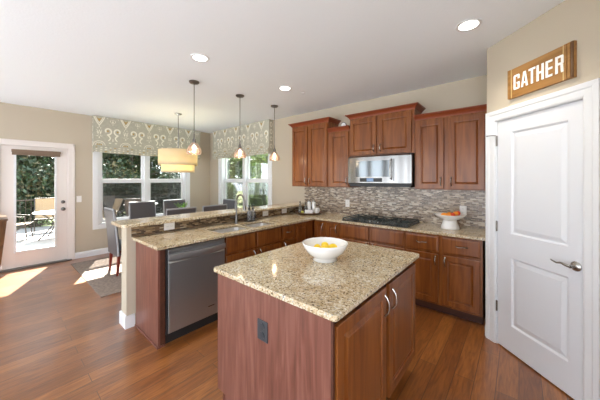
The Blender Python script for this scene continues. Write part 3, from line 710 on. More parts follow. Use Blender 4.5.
# doors facing +X : build in sub frame rotated 90 (local x -> +Y)
for (a, b_, hy) in ((-0.570, -0.012, -0.045), (0.035, 0.565, 0.075)):
    mb = MB(); fr_ = 0.06; tk = 0.02; z0, z1 = 0.135, 0.845; x0 = 0.4405
    rings = [(0.0, -tk + 0.004), (0.004, -tk), (fr_, -tk), (fr_ + 0.003, -tk + 0.008), (fr_ + 0.009, -tk + 0.010), (fr_ + 0.034, -tk + 0.003), (fr_ + 0.036, -tk + 0.001)]
    mb.panel(a, b_, z0, z1, rings, T=lambda p: Vector((x0 - p.y, p.x, p.z)), back=0)
    d = obj('door', mb, 'cherry', t)
    h = MB(); pull(h, 0, 0, 0, 0.125, True, 0.026, 0.8); h.xf(Matrix.Translation((x0 + tk, hy, 0.745)) @ Matrix.Rotation(R90, 4, 'Z')); obj('handle', h, 'nickel', d, smooth=True)
mb = MB(); mb.box(-0.041, 0.041, -0.006, 0, -0.056, 0.056)
op = obj('outlet', mb.xf(Matrix.Translation((-0.006, -0.593, 0.665))), 'outlet_grey', t, 0.002, label='slate grey outlet plate')
for s in (-1, 1):
    mb = MB(); mb.lathe([(0, 0), (0.018, 0), (0.018, 0.003), (0, 0.003)], seg=20); mb.box(-0.008, -0.006, -0.009, 0.003, 0.003, 0.0034); mb.box(0.006, 0.008, -0.009, 0.003, 0.003, 0.0034)
    mb.xf(Matrix.Translation((-0.006, -0.599, 0.665 + s * 0.024)) @ Matrix.Rotation(R90, 4, 'X')); obj('socket', mb, 'outlet_grey2', op)
mb = MB(); x0, x1, y0, y1, c = -1.558, -0.596, 0.942, 2.172, 0.012
mb.prism([(x0 + c, y0), (x1 - c, y0), (x1, y0 + c), (x1, y1 - c), (x1 - c, y1), (x0 + c, y1), (x0, y1 - c), (x0, y0 + c)], H, 0.915)
obj('island_countertop', mb, 'granite', None, 0.005, label='rectangular speckled granite slab on the kitchen island under the lemon bowl', category='countertop')

# ------------------------------------------------------------------ outlets
def outlet(loc, rz, label, horiz=False, sw=False):
    t = thing('light_switch' if sw else 'wall_outlet', loc, rz, label, 'switch' if sw else 'outlet', None if sw else 'white wall outlets')
    w, h = (0.115, 0.075) if horiz else (0.075, 0.12)
    obj('plate', MB().box(-w / 2, w / 2, -0.006, 0, -h / 2, h / 2), 'outlet_white', t, 0.002)
    if sw:
        obj('rocker', MB().box(-0.014, 0.014, -0.010, -0.006, -0.032, 0.032), 'outlet_white', t, 0.001)
    else:
        for s in (-1, 1):
            cx, cz = (s * 0.022, 0) if horiz else (0, s * 0.022)
            mb = MB(); mb.box(cx - 0.015, cx + 0.015, -0.0075, -0.006, cz - 0.013, cz + 0.013); mb.box(cx - 0.007, cx - 0.005, -0.0078, -0.0075, cz - 0.005, cz + 0.006, 1); mb.box(cx + 0.005, cx + 0.007, -0.0078, -0.0075, cz - 0.005, cz + 0.006, 1)
            obj('socket', mb, ['outlet_white', 'slot'], t)
yt = YB - 0.0115
outlet((-2.163, yt, 1.105), 0, 'white outlet on the tile just left of the cooktop')
outlet((-0.53, yt, 1.11), 0, 'white outlet on the tile behind the fruit stand')
outlet((-3.0015, 1.275, 0.972), R90, 'horizontal outlet in the brown tile strip above the dishwasher', True)
outlet((-3.0015, 2.72, 0.972), R90, 'horizontal outlet on brown tile strip immediately right of the soap caddy', True)
outlet((-3.0015, 3.14, 0.972), R90, 'horizontal outlet on brown tile strip nearest the round tray', True)
outlet((XL + 0.0005, 1.05, 1.126), R90, 'white light switch on beige wall between patio door and window', False, True)

# ------------------------------------------------------------------ sign
t = bpy.data.objects.new('wall_sign', None); COL.objects.link(t); t.matrix_world = pantry_m @ Matrix.Translation((0.254, 0, 2.184)) @ Matrix.Diagonal((1.01, 1, 0.945, 1))
t['label'] = 'honey-coloured wooden sign reading GATHER above the white pantry door'; t['category'] = 'sign'
obj('board', MB().box(0, 0.492, -0.022, -0.001, 0, 0.258), 'sign_wood', t, 0.001)
for a, b_ in ((0.0, 0.022), (0.435, 0.452), (0.456, 0.474), (0.4765, 0.4915)):
    obj('batten', MB().box(a, b_, -0.029, -0.022, 0.001, 0.257), 'sign_wood' if a < 0.47 else 'sign_edge', t, 0.001)
obj('routed_line', MB().box(0.026, 0.034, -0.0232, -0.022, 0.0, 0.258), 'sign_line', t)
obj('routed_line', MB().box(0.424, 0.431, -0.0232, -0.022, 0.0, 0.258), 'sign_line', t)
mb = MB(); LW, LH, ST, GAP = 0.054, 0.128, 0.017, 0.0125
def stroke(ox, pts): mb.prism([(ox + x, z) for x, z in pts], 0, 0.002, T=lambda p: Vector((p.x, -0.0225 - p.z, 0.066 + p.y)))
def rect(ox, a, b, c, d): stroke(ox, [(a, c), (b, c), (b, d), (a, d)])
def letter(ch, ox):
    w, h, t_ = LW, LH, ST; c = 0.008
    if ch == 'G':
        stroke(ox, [(0, c), (t_, c), (t_, h - c), (0, h - c)]); stroke(ox, [(0, h - c), (t_, h - c - 0.001), (t_, h - t_), (w - t_, h - t_), (w, h - c), (w - c, h), (c, h)][::-1])
        stroke(ox, [(c, 0), (w - c, 0), (w, c), (w - t_, t_), (t_, t_), (0, c)]); rect(ox, w - t_, w, c, h * 0.48); rect(ox, w - t_, w, h * 0.70, h - c); rect(ox, w * 0.52, w - t_, h * 0.48 - t_ * 0.8, h * 0.48)
    elif ch == 'A':
        q = w + 0.004
        stroke(ox, [(0, 0), (t_, 0), (q / 2 + 0.002, h), (q / 2 - t_ * 0.62, h)]); stroke(ox, [(q - t_, 0), (q, 0), (q / 2 + t_ * 0.62, h), (q / 2 - 0.002, h)]); rect(ox, t_ * 0.8, q - t_ * 0.8, h * 0.22, h * 0.22 + t_ * 0.8)
    elif ch == 'T': rect(ox, 0, w, h - t_, h); rect(ox, w / 2 - t_ / 2, w / 2 + t_ / 2, 0, h - t_)
    elif ch == 'H': rect(ox, 0, t_, 0, h); rect(ox, w - t_, w, 0, h); rect(ox, t_, w - t_, h / 2 - t_ / 2, h / 2 + t_ / 2)
    elif ch == 'E':
        rect(ox, 0, t_, 0, h)
        for z in (0, h / 2 - t_ / 2, h - t_): rect(ox, t_, w * 0.88, z, z + t_)
    elif ch == 'R':
        rect(ox, 0, t_, 0, h); rect(ox, t_, w - c, h - t_, h); rect(ox, t_, w - c, h * 0.46, h * 0.46 + t_); stroke(ox, [(w - t_, h * 0.46 + 0.004), (w - c, h * 0.46), (w, h * 0.46 + c), (w, h - c), (w - c, h), (w - t_, h - 0.004)])
        stroke(ox, [(w - t_, 0), (w, 0), (w - 0.004, h * 0.46), (w - t_ - 0.004, h * 0.46)])
ox = 0.052
for ch_ in 'GATHER': letter(ch_, ox); ox += LW + GAP - (0.004 if ch_ in 'AT' else 0)
lo = obj('lettering', mb, 'white_paint', t); lo['label'] = 'white letters reading GATHER'

# ------------------------------------------------------------------ lights in the room
def downlight(x, y, label, group='recessed ceiling lights'):
    t = thing('recessed_light', (x, y, CEIL), 0, label, 'ceiling light', group)
    mb = MB(); mb.lathe([(0.068, 0.0), (0.068, -0.004), (0.088, -0.006), (0.092, -0.001), (0.092, 0.0)], seg=36, closed=True); obj('trim_ring', mb, 'trim', t, smooth=True)
    mb = MB(); mb.lathe([(0, -0.003), (0.068, -0.003), (0.068, -0.0005), (0, -0.0005)], seg=36); obj('lens', mb, 'can_glow', t)
    ld = bpy.data.lights.new('downlight_lamp', 'SPOT'); ld.energy = 26; ld.spot_size = R(125); ld.spot_blend = 0.8; ld.shadow_soft_size = 0.06; ld.color = (1, 0.93, 0.82)
    lo = bpy.data.objects.new('downlight_lamp', ld); COL.objects.link(lo); lo.parent = t; lo.location = (0, 0, -0.02)
downlight(-0.31, 2.475, 'recessed ceiling light nearest the pantry door and sign')
downlight(-2.495, 1.365, 'recessed ceiling light nearest the dishwasher end pendant')
downlight(-2.44, 2.57, 'recessed ceiling light nearest the tall left wall cabinet')
def pendant(y, label):
    t = thing('pendant_light', (-3.16, y, CEIL), 0, label, 'pendant light', 'glass pendants over the bar')
    mb = MB(); mb.lathe([(0, 0), (0.062, 0), (0.062, -0.012), (0.05, -0.024), (0.01, -0.03), (0, -0.03)], seg=28); obj('canopy', mb, 'dark_nickel', t, smooth=True)
    obj('rod', MB().tube([(0, 0, -0.02), (0, 0, -0.735)], 0.0042, 8), 'dark_nickel', t, smooth=True)
    mb = MB(); mb.lathe([(0, -0.66), (0.007, -0.665), (0.009, -0.72), (0.012, -0.725), (0.022, -0.74), (0.024, -0.775), (0.018, -0.79), (0, -0.79)], seg=20); obj('socket', mb, 'dark_nickel', t, smooth=True)
    mb = MB(); o_ = [(0.026, -0.775), (0.04, -0.792), (0.062, -0.82), (0.082, -0.855), (0.09, -0.885), (0.088, -0.91), (0.082, -0.925)]
    mb.lathe(o_ + [(r - 0.003, z - 0.0) for r, z in o_[::-1]], seg=36, closed=True); obj('glass_shade', mb, 'pendant_glass', t, smooth='all')
    mb = MB(); mb.ball((0, 0, -0.845), 0.026, 16, sz=1.25); mb.lathe([(0, -0.79), (0.013, -0.79), (0.013, -0.825), (0, -0.825)], seg=12); obj('bulb', mb, 'bulb', t, smooth='all')
    ld = bpy.data.lights.new('pendant_lamp', 'POINT'); ld.energy = 1.2; ld.shadow_soft_size = 0.03; ld.color = (1, 0.8, 0.55)
    lo = bpy.data.objects.new('pendant_lamp', ld); COL.objects.link(lo); lo.parent = t; lo.location = (0, 0, -0.90)
pendant(1.65, 'glass pendant over the bar nearest the dishwasher')
pendant(2.36, 'middle glass pendant over the bar, above the sink')
pendant(3.07, 'glass pendant over the bar nearest the cherry wall cabinets')
t = thing('drum_chandelier', (-4.93, 2.26, CEIL), 0, 'two-tier cream linen drum chandelier hanging over the dining table', 'chandelier')
mb = MB(); mb.lathe([(0, 0), (0.065, 0), (0.065, -0.015), (0.02, -0.03), (0, -0.03)], seg=28); obj('canopy', mb, 'steel', t, smooth=True)
obj('rod', MB().tube([(0, 0, -0.02), (0, 0, -0.80)], 0.008, 8), 'steel', t, smooth=True)
for nm, r, za, zb in (('upper_shade', 0.338, -0.70, -0.975), ('lower_shade', 0.286, -0.96, -1.105)):
    mb = MB(); mb.lathe([(r, za), (r, zb), (r - 0.004, zb), (r - 0.004, za)], seg=48, closed=True); sh = obj(nm, mb, 'shade', t, smooth=True)
    for zz in (za, zb):
        mb = MB(); mb.lathe([(r + 0.001, zz - 0.006), (r + 0.003, zz), (r + 0.001, zz + 0.006), (r - 0.005, zz + 0.006), (r - 0.005, zz - 0.006)], seg=48, closed=True); obj('hem', mb, 'shade', sh, smooth=True)
mb = MB(); mb.lathe([(0, -1.10), (0.281, -1.10), (0.281, -1.095), (0, -1.095)], seg=48); obj('diffuser', mb, 'shade', t)
mb = MB(); mb.box(-0.333, 0.333, -0.006, 0.006, -0.965, -0.955); mb.box(-0.006, 0.006, -0.333, 0.333, -0.965, -0.955); obj('spider', mb, 'steel', t)
for k in range(3):
    a = k * 2 * pi / 3; ld = bpy.data.lights.new('drum_lamp', 'POINT'); ld.energy = 2.0; ld.shadow_soft_size = 0.05; ld.color = (1, 0.9, 0.68)
    lo = bpy.data.objects.new('drum_lamp', ld); COL.objects.link(lo); lo.parent = t; lo.location = (0.12 * cos(a), 0.12 * sin(a), -1.02)
mb = MB(); mb.lathe([(0, 0), (0.03, 0), (0.03, -0.006), (0.012, -0.012), (0, -0.012)], seg=16); o = obj('ceiling_sensor', mb, 'trim', None, label='tiny white ceiling sensor right of the far recessed light', category='sensor'); o.location = (-2.37, 2.88, CEIL)

# ------------------------------------------------------------------ valances
def valance(loc, rz, w, label):
    """local x 0..w, wall at y=0, front at y=-0.12; z from 0 (top = ceiling) downwards"""
    t = thing('window_valance', loc, rz, label, 'valance', 'patterned fabric valances'); D = -0.115
    mb = MB(); zb = -0.60
    mb.box(0, w, D, D + 0.008, zb, -0.004); mb.box(0, 0.008, D + 0.008, -0.002, zb - 0.12, -0.004); mb.box(w - 0.008, w, D + 0.008, -0.002, zb - 0.12, -0.004); mb.box(0, w, D + 0.008, -0.002, -0.02, -0.004)
    y = D - 0.0012
    def rib(P, wd, mi, closed=False):
        n = len(P); vs = []
        for i, (px, pz) in enumerate(P):
            a = P[(i - 1) % n if closed else max(i - 1, 0)]; b = P[(i + 1) % n if closed else min(i + 1, n - 1)]
            dx, dz = b[0] - a[0], b[1] - a[1]; L = math.hypot(dx, dz) or 1; nx, nz = -dz / L, dx / L
            ww = wd if not isinstance(wd, list) else wd[i]
            vs += [(px + nx * ww / 2, y, pz + nz * ww / 2), (px - nx * ww / 2, y, pz - nz * ww / 2)]
        fs = [(2 * i, 2 * i + 1, 2 * i + 3, 2 * i + 2) for i in range(n - 1)]
        if closed: fs.append((2 * n - 2, 2 * n - 1, 1, 0))
        mb.add(vs, fs, mi)
    def blob(cx, cz, rx, rz_, mi, yy=0):
        n = 14; mb.add([(cx + rx * cos(2 * pi * i / n), y - yy, cz + rz_ * sin(2 * pi * i / n)) for i in range(n)], [tuple(range(n))], mi)
    per = 0.448; n = int(w / per) + 2
    def clampx(x): return min(max(x, 0.004), w - 0.004)
    for k in range(n):
        cx = 0.09 + per * k
        if cx > w + 0.05: break
        def ok(x, r=0.02): return r < x < w - r
        if ok(cx, 0.085):
            # crown / heart at top
            for sc_, wd in ((1.0, 0.017), (0.72, 0.013)):
                P = []
                for i in range(21):
                    u = i / 20 * 2 - 1; P.append((cx + u * 0.125 * sc_ * min(1, 0.72), -0.012 - 0.165 * sc_ * (1 - abs(u) ** 1.3) - 0.02 * (1 - sc_)))
                rib(P, wd, 1)
            mb.add([(cx - 0.045, y, -0.03), (cx, y, -0.11), (cx + 0.045, y, -0.03), (cx, y, -0.055)], [(0, 1, 2, 3)], 2)
            blob(cx, -0.20, 0.008, 0.018, 1)
            for s in (-1, 1): blob(cx + s * 0.022, -0.235, 0.007, 0.014, 1); blob(cx + s * 0.02, -0.33, 0.010, 0.026, 1); rib([(cx + s * 0.045, -0.27), (cx + s * 0.025, -0.295), (cx + s * 0.04, -0.32)], 0.008, 1); rib([(cx + s * 0.01, -0.37), (cx + s * 0.035, -0.40), (cx + s * 0.05, -0.385)], 0.008, 1)
            blob(cx, -0.29, 0.008, 0.02, 1); blob(cx, -0.42, 0.009, 0.02, 1)
            # medallion at bottom
            P = [(cx + 0.095 * cos(a * pi / 12), -0.575 + 0.085 * sin(a * pi / 12)) for a in range(13)]; rib(P, 0.011, 1)
            P = [(cx + 0.06 * cos(a * pi / 12), -0.575 + 0.055 * sin(a * pi / 12)) for a in range(13)]; rib(P, 0.008, 1)
            for s in (-0.03, 0, 0.03): blob(cx + s, -0.56, 0.010, 0.016, 2)
        for s, ox in ((1, 0.14), (-1, 0.305)):
            sx_ = cx + ox
            if not ok(sx_, 0.075): continue
            P = []; wd = []
            for i in range(24):
                a = i / 23
                th = pi * 1.25 - a * 2 * pi * 0.9; r = 0.034 + 0.034 * a
                P.append((sx_ + s * r * cos(th), -0.285 + r * 1.05 * sin(th) + 0.0))
                wd.append(0.027)
            last = P[-1]
            for i in range(1, 9):
                a = i / 8; P.append((last[0] + s * (0.05 * sin(a * pi * 0.9)), last[1] - 0.12 * a)); wd.append(0.027 * (1 - 0.35 * a))
            rib(P, wd, 1); blob(sx_, -0.285, 0.018, 0.018, 2)
        mxp = cx + per / 2
        if ok(mxp, 0.05):
            for zz, rr in ((-0.06, 0.014), (-0.10, 0.022), (-0.145, 0.012), (-0.44, 0.012), (-0.47, 0.018)): blob(mxp, zz, rr * 0.55, rr, 1)
            for s in (-1, 1): rib([(mxp + s * 0.03, -0.05), (mxp + s * 0.045, -0.08), (mxp + s * 0.025, -0.12)], 0.008, 1); rib([(mxp + s * 0.08, -0.02), (mxp + s * 0.10, -0.04)], 0.01, 1); blob(mxp + s * 0.05, -0.52, 0.02, 0.01, 1)
    # side return print
    for s, xx in ((-1, -0.0012), (1, w + 0.0012)):
        for z in (-0.1, -0.25, -0.4, -0.55):
            P = [(xx, D / 2 + 0.035 * cos(a), z + 0.05 * sin(a)) for a in [i * 2 * pi / 14 for i in range(14)]]; Q = [(xx, D / 2 + 0.022 * cos(a), z + 0.033 * sin(a)) for a in [i * 2 * pi / 14 for i in range(14)]]
            mb.add(P + Q, [(i, (i + 1) % 14, 14 + (i + 1) % 14, 14 + i) for i in range(14)], 1)
    obj('face', mb, ['fabric', 'cream_print', 'ochre_print'], t, fixn=False)
    # drooping folds
    for j in range(3):
        f = MB(); n = 32; vs = []; dy = 0.010 * (3 - j)
        zt0 = -0.585 - 0.035 * j
        for i in range(n + 1):
            u = i / n; x = 0.004 + (w - 0.008) * u; sag = (1 - (2 * u - 1) ** 2) ** 0.6 * (0.012 + 0.012 * j) + 0.0
            wav = 0.004 * sin(u * 23 + j)
            zt = zt0 - sag * 0.6 + wav
            hh = 0.045
            for q in ((0, 0.0), (-dy * 0.8, -0.004), (-dy, -0.018), (-dy, -hh), (-dy + 0.006, -hh - 0.006), (0.002, -hh)): vs.append((x, D + q[0], zt + q[1]))
        fs = [(i * 6 + a, i * 6 + (a + 1) % 6, (i + 1) * 6 + (a + 1) % 6, (i + 1) * 6 + a) for i in range(n) for a in range(6)] + [(0, 1, 2, 3, 4, 5), tuple(n * 6 + a for a in range(6))]
        f.add(vs, fs)
        cnt = int(w / 0.075)
        for i in range(cnt):
            u = (i + 0.5) / cnt; x = 0.004 + (w - 0.008) * u; sag = (1 - (2 * u - 1) ** 2) ** 0.6 * (0.012 + 0.012 * j); zc = zt0 - sag * 0.6 - 0.03
            yy = D - dy - 0.001; r1 = 0.018 + 0.008 * ((i * 7 + j * 3) % 3) / 2
            f.add([(x - r1, yy, zc), (x - r1 * 0.5, yy, zc + 0.008), (x + r1 * 0.5, yy, zc + 0.009), (x + r1, yy, zc + 0.001), (x + r1 * 0.4, yy, zc - 0.006), (x - r1 * 0.4, yy, zc - 0.007)], [(0, 1, 2, 3, 4, 5)], 1 if (i + j) % 4 else 2)
        obj('fold', f, ['fabric', 'cream_print', 'ochre_print'], t, fixn=False)
    return t
valance((XL + 0.001, 1.246, CEIL), R90, 2.195, 'long patterned roman shade valance over the window beside the patio door')
valance((-6.06, YB - 0.001, CEIL), 0, 2.12, 'patterned roman shade valance over the window beyond the kitchen faucet')

# ------------------------------------------------------------------ dining set
def dining_chair(loc, rz, label):
    t = thing('dining_chair', loc, rz, label, 'chair', 'grey dining chairs around the table')
    # local: front +y, back at -y
    mb = MB(); mb.box(-0.235, 0.235, -0.20, 0.25, 0.38, 0.48); obj('seat', mb, 'leather', t, 0.02)
    mb = MB(); vs = []; n = 8
    for i in range(n + 1):
        u = i / n; z = 0.30 + 0.72 * u; yb_ = -0.20 - 0.07 * u ** 1.3; th = 0.055 - 0.015 * u; hw_ = 0.232 - 0.004 * u
        vs += [(-hw_, yb_, z), (hw_, yb_, z), (hw_, yb_ - th, z), (-hw_, yb_ - th, z)]
    mb.add(vs, [(i * 4 + j, i * 4 + (j + 1) % 4, (i + 1) * 4 + (j + 1) % 4, (i + 1) * 4 + j) for i in range(n) for j in range(4)] + [(0, 1, 2, 3), tuple(n * 4 + j for j in range(4))])
    bk = obj('backrest', mb, 'leather', t, 0.012)
    mb = MB()
    for dy in (0.003, ):
        P = []
        for s in (-1, 1):
            Q = [(s * 0.236, -0.205 - 0.07 * u ** 1.3 - (0.055 - 0.015 * u) * 0.5, 0.31 + 0.715 * u) for u in [i / 8 for i in range(9)]]
            P = P + (Q if s == -1 else Q[::-1])
        mb.tube(P, 0.014, 8, flat=1.0)
    obj('rim_light_band', mb, 'rim_light_band', bk, smooth=True, label='pale edge band imitating rim light')  # rim light from the window, modelled as a pale band
    for x in (-0.2, 0.2):
        for y, yy in ((0.22, 0.22), (-0.21, -0.24)):
            mb = MB(); vs = []
            for z, hh, y_ in ((0, 0.014, yy), (0.385, 0.022, y)): vs += [(x - hh, y_ - hh, z), (x + hh, y_ - hh, z), (x + hh, y_ + hh, z), (x - hh, y_ + hh, z)]
            mb.add(vs, [(0, 3, 2, 1), (4, 5, 6, 7)] + [(j, (j + 1) % 4, 4 + (j + 1) % 4, 4 + j) for j in range(4)]); obj('leg', mb, 'chair_leg', t)
    return t
RUG = 0.009
ch = dining_chair((-4.93, 1.47, RUG), 0, 'grey upholstered dining chair at the table end nearest the patio door')
clone(ch, (-5.60, 1.97, RUG), R(-90), 'grey dining chair against the window, left of the two on that side')
clone(ch, (-5.60, 2.62, RUG), R(-90), 'grey dining chair against the window, right of the two, behind the green sprigs')
clone(ch, (-4.40, 1.94, RUG), R(90), 'grey dining chair backing onto the bar, left of the two dark tops seen')
clone(ch, (-4.42, 2.55, RUG), R(90), 'grey dining chair backing onto the bar, right of the two dark tops seen')
clone(ch, (-5.06, 3.20, RUG), R(180), 'grey dining chair at far table end in front of the window by the cabinets')
t = thing('dining_table', (-4.95, 2.30, RUG), 0, 'dark wood dining table behind the bar, ringed by grey chairs', 'table')
obj('tabletop', MB().box(-0.47, 0.47, -0.80, 0.80, 0.72, 0.755), 'table_wood', t, 0.004)
obj('apron', MB().box(-0.40, 0.40, -0.72, 0.72, 0.64, 0.719), 'table_wood', t)
for x in (-0.40, 0.40):
    for y in (-0.71, 0.71): obj('leg', MB().box(x - 0.035, x + 0.035, y - 0.035, y + 0.035, 0, 0.719), 'table_wood', t, 0.003)
t = thing('potted_sprigs', (-4.93, 2.33, RUG + 0.7555), 0, 'small white vase of green leafy sprigs in the middle of dining table', 'plant')
mb = MB(); mb.lathe([(0, 0), (0.04, 0), (0.05, 0.05), (0.035, 0.12), (0.025, 0.13), (0.02, 0.12), (0, 0.02)], seg=20); obj('vase', mb, 'ceramic', t, smooth=True)
mb = MB(); random.seed(3)
for k in range(12):
    a = random.uniform(0, 2 * pi); L = random.uniform(0.05, 0.13); P = [(0, 0, 0.08), (cos(a) * L * 0.5, sin(a) * L * 0.5, 0.2), (cos(a) * L, sin(a) * L, 0.26 + random.uniform(-0.03, 0.03))]
    mb.tube(P, 0.002, 5)
    for q in range(5):
        p = Vector(P[1]).lerp(Vector(P[2]), q / 4); b = random.uniform(0, 2 * pi); d = Vector((cos(b), sin(b), 0.4)) * 0.04; s = Vector((-sin(b), cos(b), 0)) * 0.014
        mb.add([p, p + d * 0.5 + s, p + d, p + d * 0.5 - s], [(0, 1, 2, 3)])
obj('sprigs', mb, 'sprig', t, fixn=False)
mb = MB().box(-6.05, -4.045, 0.88, 3.66, 0.0005, 0.0085); obj('area_rug', mb, 'rug', None, 0.003, label='flat grey-brown rectangular area rug under the dining table', category='rug')

# left-edge furniture
t = thing('pedestal_table', (-5.66, -0.06, 0), 0, 'brown wooden pedestal side table with sloping sides at left edge near patio door', 'table')
mb = MB(); vs = []
for z, a, b_ in ((0.0, 0.10, 0.10), (0.93, 0.27, 0.18)): vs += [(-a, -b_, z), (a, -b_, z), (a, b_, z), (-a, b_, z)]
mb.add(vs, [(0, 3, 2, 1), (4, 5, 6, 7)] + [(j, (j + 1) % 4, 4 + (j + 1) % 4, 4 + j) for j in range(4)]); obj('pedestal', mb, 'console', t, 0.004)
obj('tabletop', MB().box(-0.28, 0.28, -0.19, 0.19, 0.93, 0.955), 'console', t, 0.004)

# ------------------------------------------------------------------ counter items
t = thing('kitchen_faucet', (-2.842, 2.065, 0.915), 0, 'tall satin nickel gooseneck faucet behind the double sink', 'faucet')
mb = MB(); mb.lathe([(0, 0), (0.028, 0), (0.028, 0.006), (0.020, 0.012), (0.018, 0.10), (0.014, 0.12), (0, 0.12)], seg=20); obj('base', mb, 'dark_nickel', t, smooth=True)
P = [(0, 0, 0.10), (0, 0, 0.28)] + [(0.085 - 0.085 * cos(a), 0, 0.285 + 0.10 * sin(a)) for a in [pi * i / 10 for i in range(1, 11)]] + [(0.172, 0, 0.25)]
obj('spout', MB().tube(P, 0.0115, 12), 'dark_nickel', t, smooth=True)
obj('spray_head', MB().tube([(0.1715, 0, 0.262), (0.173, 0, 0.235), (0.176, 0, 0.19)], [0.014, 0.018, 0.02], 12), 'dark_nickel', t, smooth=True)
obj('lever', MB().tube([(0, -0.015, 0.085), (0, -0.05, 0.09), (0.004, -0.10, 0.10)], [0.013, 0.011, 0.006], 10), 'dark_nickel', t, smooth=True)

t = thing('soap_caddy', (-2.842, 2.31, 0.915), R90, 'black wire caddy holding two soap bottles beside the faucet', 'caddy')
mb = MB()
for z in (0.006, 0.055): mb.tube([(-0.075, -0.04, z), (0.075, -0.04, z), (0.075, 0.04, z), (-0.075, 0.04, z), (-0.075, -0.04, z)], 0.003, 6)
for x in (-0.075, 0, 0.075):
    for y in (-0.04, 0.04): mb.tube([(x, y, 0.0), (x, y, 0.057)], 0.0025, 6)
for x in (-0.05, -0.02, 0.02, 0.05): mb.tube([(x, -0.04, 0.006), (x, 0.04, 0.006)], 0.002, 6)
mb.tube([(0.075, 0, 0.055), (0.075, 0, 0.10), (0.07, 0, 0.12)], 0.0025, 6)
obj('rack', mb, 'dark_plastic', t, smooth=True)
for y, lb in ((2.278, 'soap pump bottle in the wire caddy, the one nearer the faucet'), (2.344, 'soap pump bottle in the wire caddy, the one farther from the faucet')):
    b_ = thing('soap_bottle', (-2.842, y, 0.925), 0, lb, 'bottle', 'soap pump bottles')
    mb = MB(); mb.lathe([(0, 0), (0.028, 0), (0.03, 0.005), (0.03, 0.12), (0.022, 0.14), (0.012, 0.15), (0.012, 0.16), (0, 0.16)], seg=20); obj('bottle', mb, 'soap_bottle', b_, smooth=True)
    mb = MB(); mb.lathe([(0, 0.158), (0.015, 0.158), (0.015, 0.18), (0.008, 0.185), (0.006, 0.205), (0.013, 0.207), (0.013, 0.218), (0, 0.218)], seg=14); mb.tube([(0, 0, 0.212), (0.035, 0, 0.212), (0.045, 0, 0.205)], 0.005, 8); obj('pump', mb, 'dark_plastic', b_, smooth=True)

# lemon bowl
t = thing('serving_bowl', (-1.08, 1.56, 0.9152), 0, 'white footed ceramic bowl of lemons on the island', 'bowl')
prof = [(0, 0.0), (0.078, 0.0), (0.083, 0.004), (0.077, 0.022), (0.092, 0.030), (0.125, 0.062), (0.146, 0.095), (0.154, 0.118), (0.156, 0.126), (0.152, 0.1275), (0.148, 0.118), (0.138, 0.095), (0.115, 0.064), (0.08, 0.038), (0.04, 0.03), (0, 0.029)]
prof = [(p * 1.06, q) for p, q in prof]
mb = MB().lathe(prof, seg=48); obj('bowl_body', mb, 'ceramic', t, smooth='all')
lem = None; LS = [(-0.042, -0.030, 0.066, 20, 'lemon at the left of the white island bowl'), (0.004, -0.048, 0.066, 80, 'lemon at the front middle of the white island bowl'), (0.052, -0.005, 0.066, 140, 'lemon at the right of the white island bowl'), (-0.012, 0.032, 0.068, 40, 'lemon behind the others in the white island bowl'), (0.002, -0.004, 0.100, 110, 'lemon on top of the pile in the white island bowl')]
# camera-right direction is (0.76,0.65): arrange along it
def lemon_mesh():
    mb = MB(); P = []
    for i in range(13):
        a = pi * i / 12; r = 0.0265 * sin(a) ** 0.85; z = -0.034 * cos(a)
        if i in (0, 12): r = 0; z *= 1.12
        P.append((r, z))
    return mb.lathe(P, seg=18)
for k, (ux, uy, z, rz, lb) in enumerate([(-0.050, -0.004, 0.072, 20, LS[0][4]), (-0.001, -0.018, 0.071, 80, LS[1][4]), (0.050, 0.004, 0.072, 140, LS[2][4]), (0.004, 0.055, 0.072, 60, LS[3][4])]):
    x = ux * 0.764 - uy * 0.645; y = ux * 0.645 + uy * 0.764
    if lem is None:
        lem = obj('lemon', lemon_mesh(), 'lemon', None, smooth='all', label=lb, category='lemon', group='lemons in the bowl'); o = lem
    else:
        o = lem.copy(); COL.objects.link(o); o['label'] = lb
    o.location = (-1.08 + x * 1.12, 1.56 + y * 1.15, 0.931 + z); o.rotation_euler = (R(85), 0, R(rz))

# fruit stand
t = thing('pedestal_bowl', (-0.625, 3.50, 0.9152), 0, 'white ceramic pedestal bowl of orange fruit beside the pantry door', 'bowl')
prof = [(0, 0), (0.098, 0), (0.102, 0.006), (0.088, 0.05), (0.074, 0.095), (0.072, 0.105), (0.10, 0.118), (0.145, 0.145), (0.165, 0.166), (0.168, 0.172), (0.163, 0.172), (0.14, 0.152), (0.09, 0.132), (0, 0.128)]
mb = MB().lathe(prof, seg=44); obj('bowl_body', mb, 'ceramic', t, smooth='all')
fr0 = None
for k, (x, y, m_, lb) in enumerate([(-0.085, -0.055, 'orange', 'orange fruit at far left of the pedestal bowl'), (-0.035, -0.065, 'orange', 'orange fruit second from left in the pedestal bowl'), (0.02, -0.055, 'redfruit', 'red-orange fruit in the middle of the pedestal bowl'), (0.065, -0.02, 'orange', 'orange fruit right of the red one in pedestal bowl'), (0.10, 0.03, 'redfruit', 'red-orange fruit at far right of the pedestal bowl'), (0.0, 0.02, 'orange', 'orange fruit at the back of the pedestal bowl')]):
    mb = MB(); mb.ball((0, 0, 0), 0.03, 16, sz=0.92)
    o = obj('orange', mb, m_, None, smooth='all', label=lb, category='fruit', group='fruit in the pedestal bowl')
    x2 = x * 0.764 - y * 0.3; y2 = x * 0.645 + y * 0.9
    o.location = (-0.625 + x2, 3.50 + y2 * 0.8, 0.915 + 0.128 + 0.038 + (0.014 if abs(x2) > 0.05 else 0))

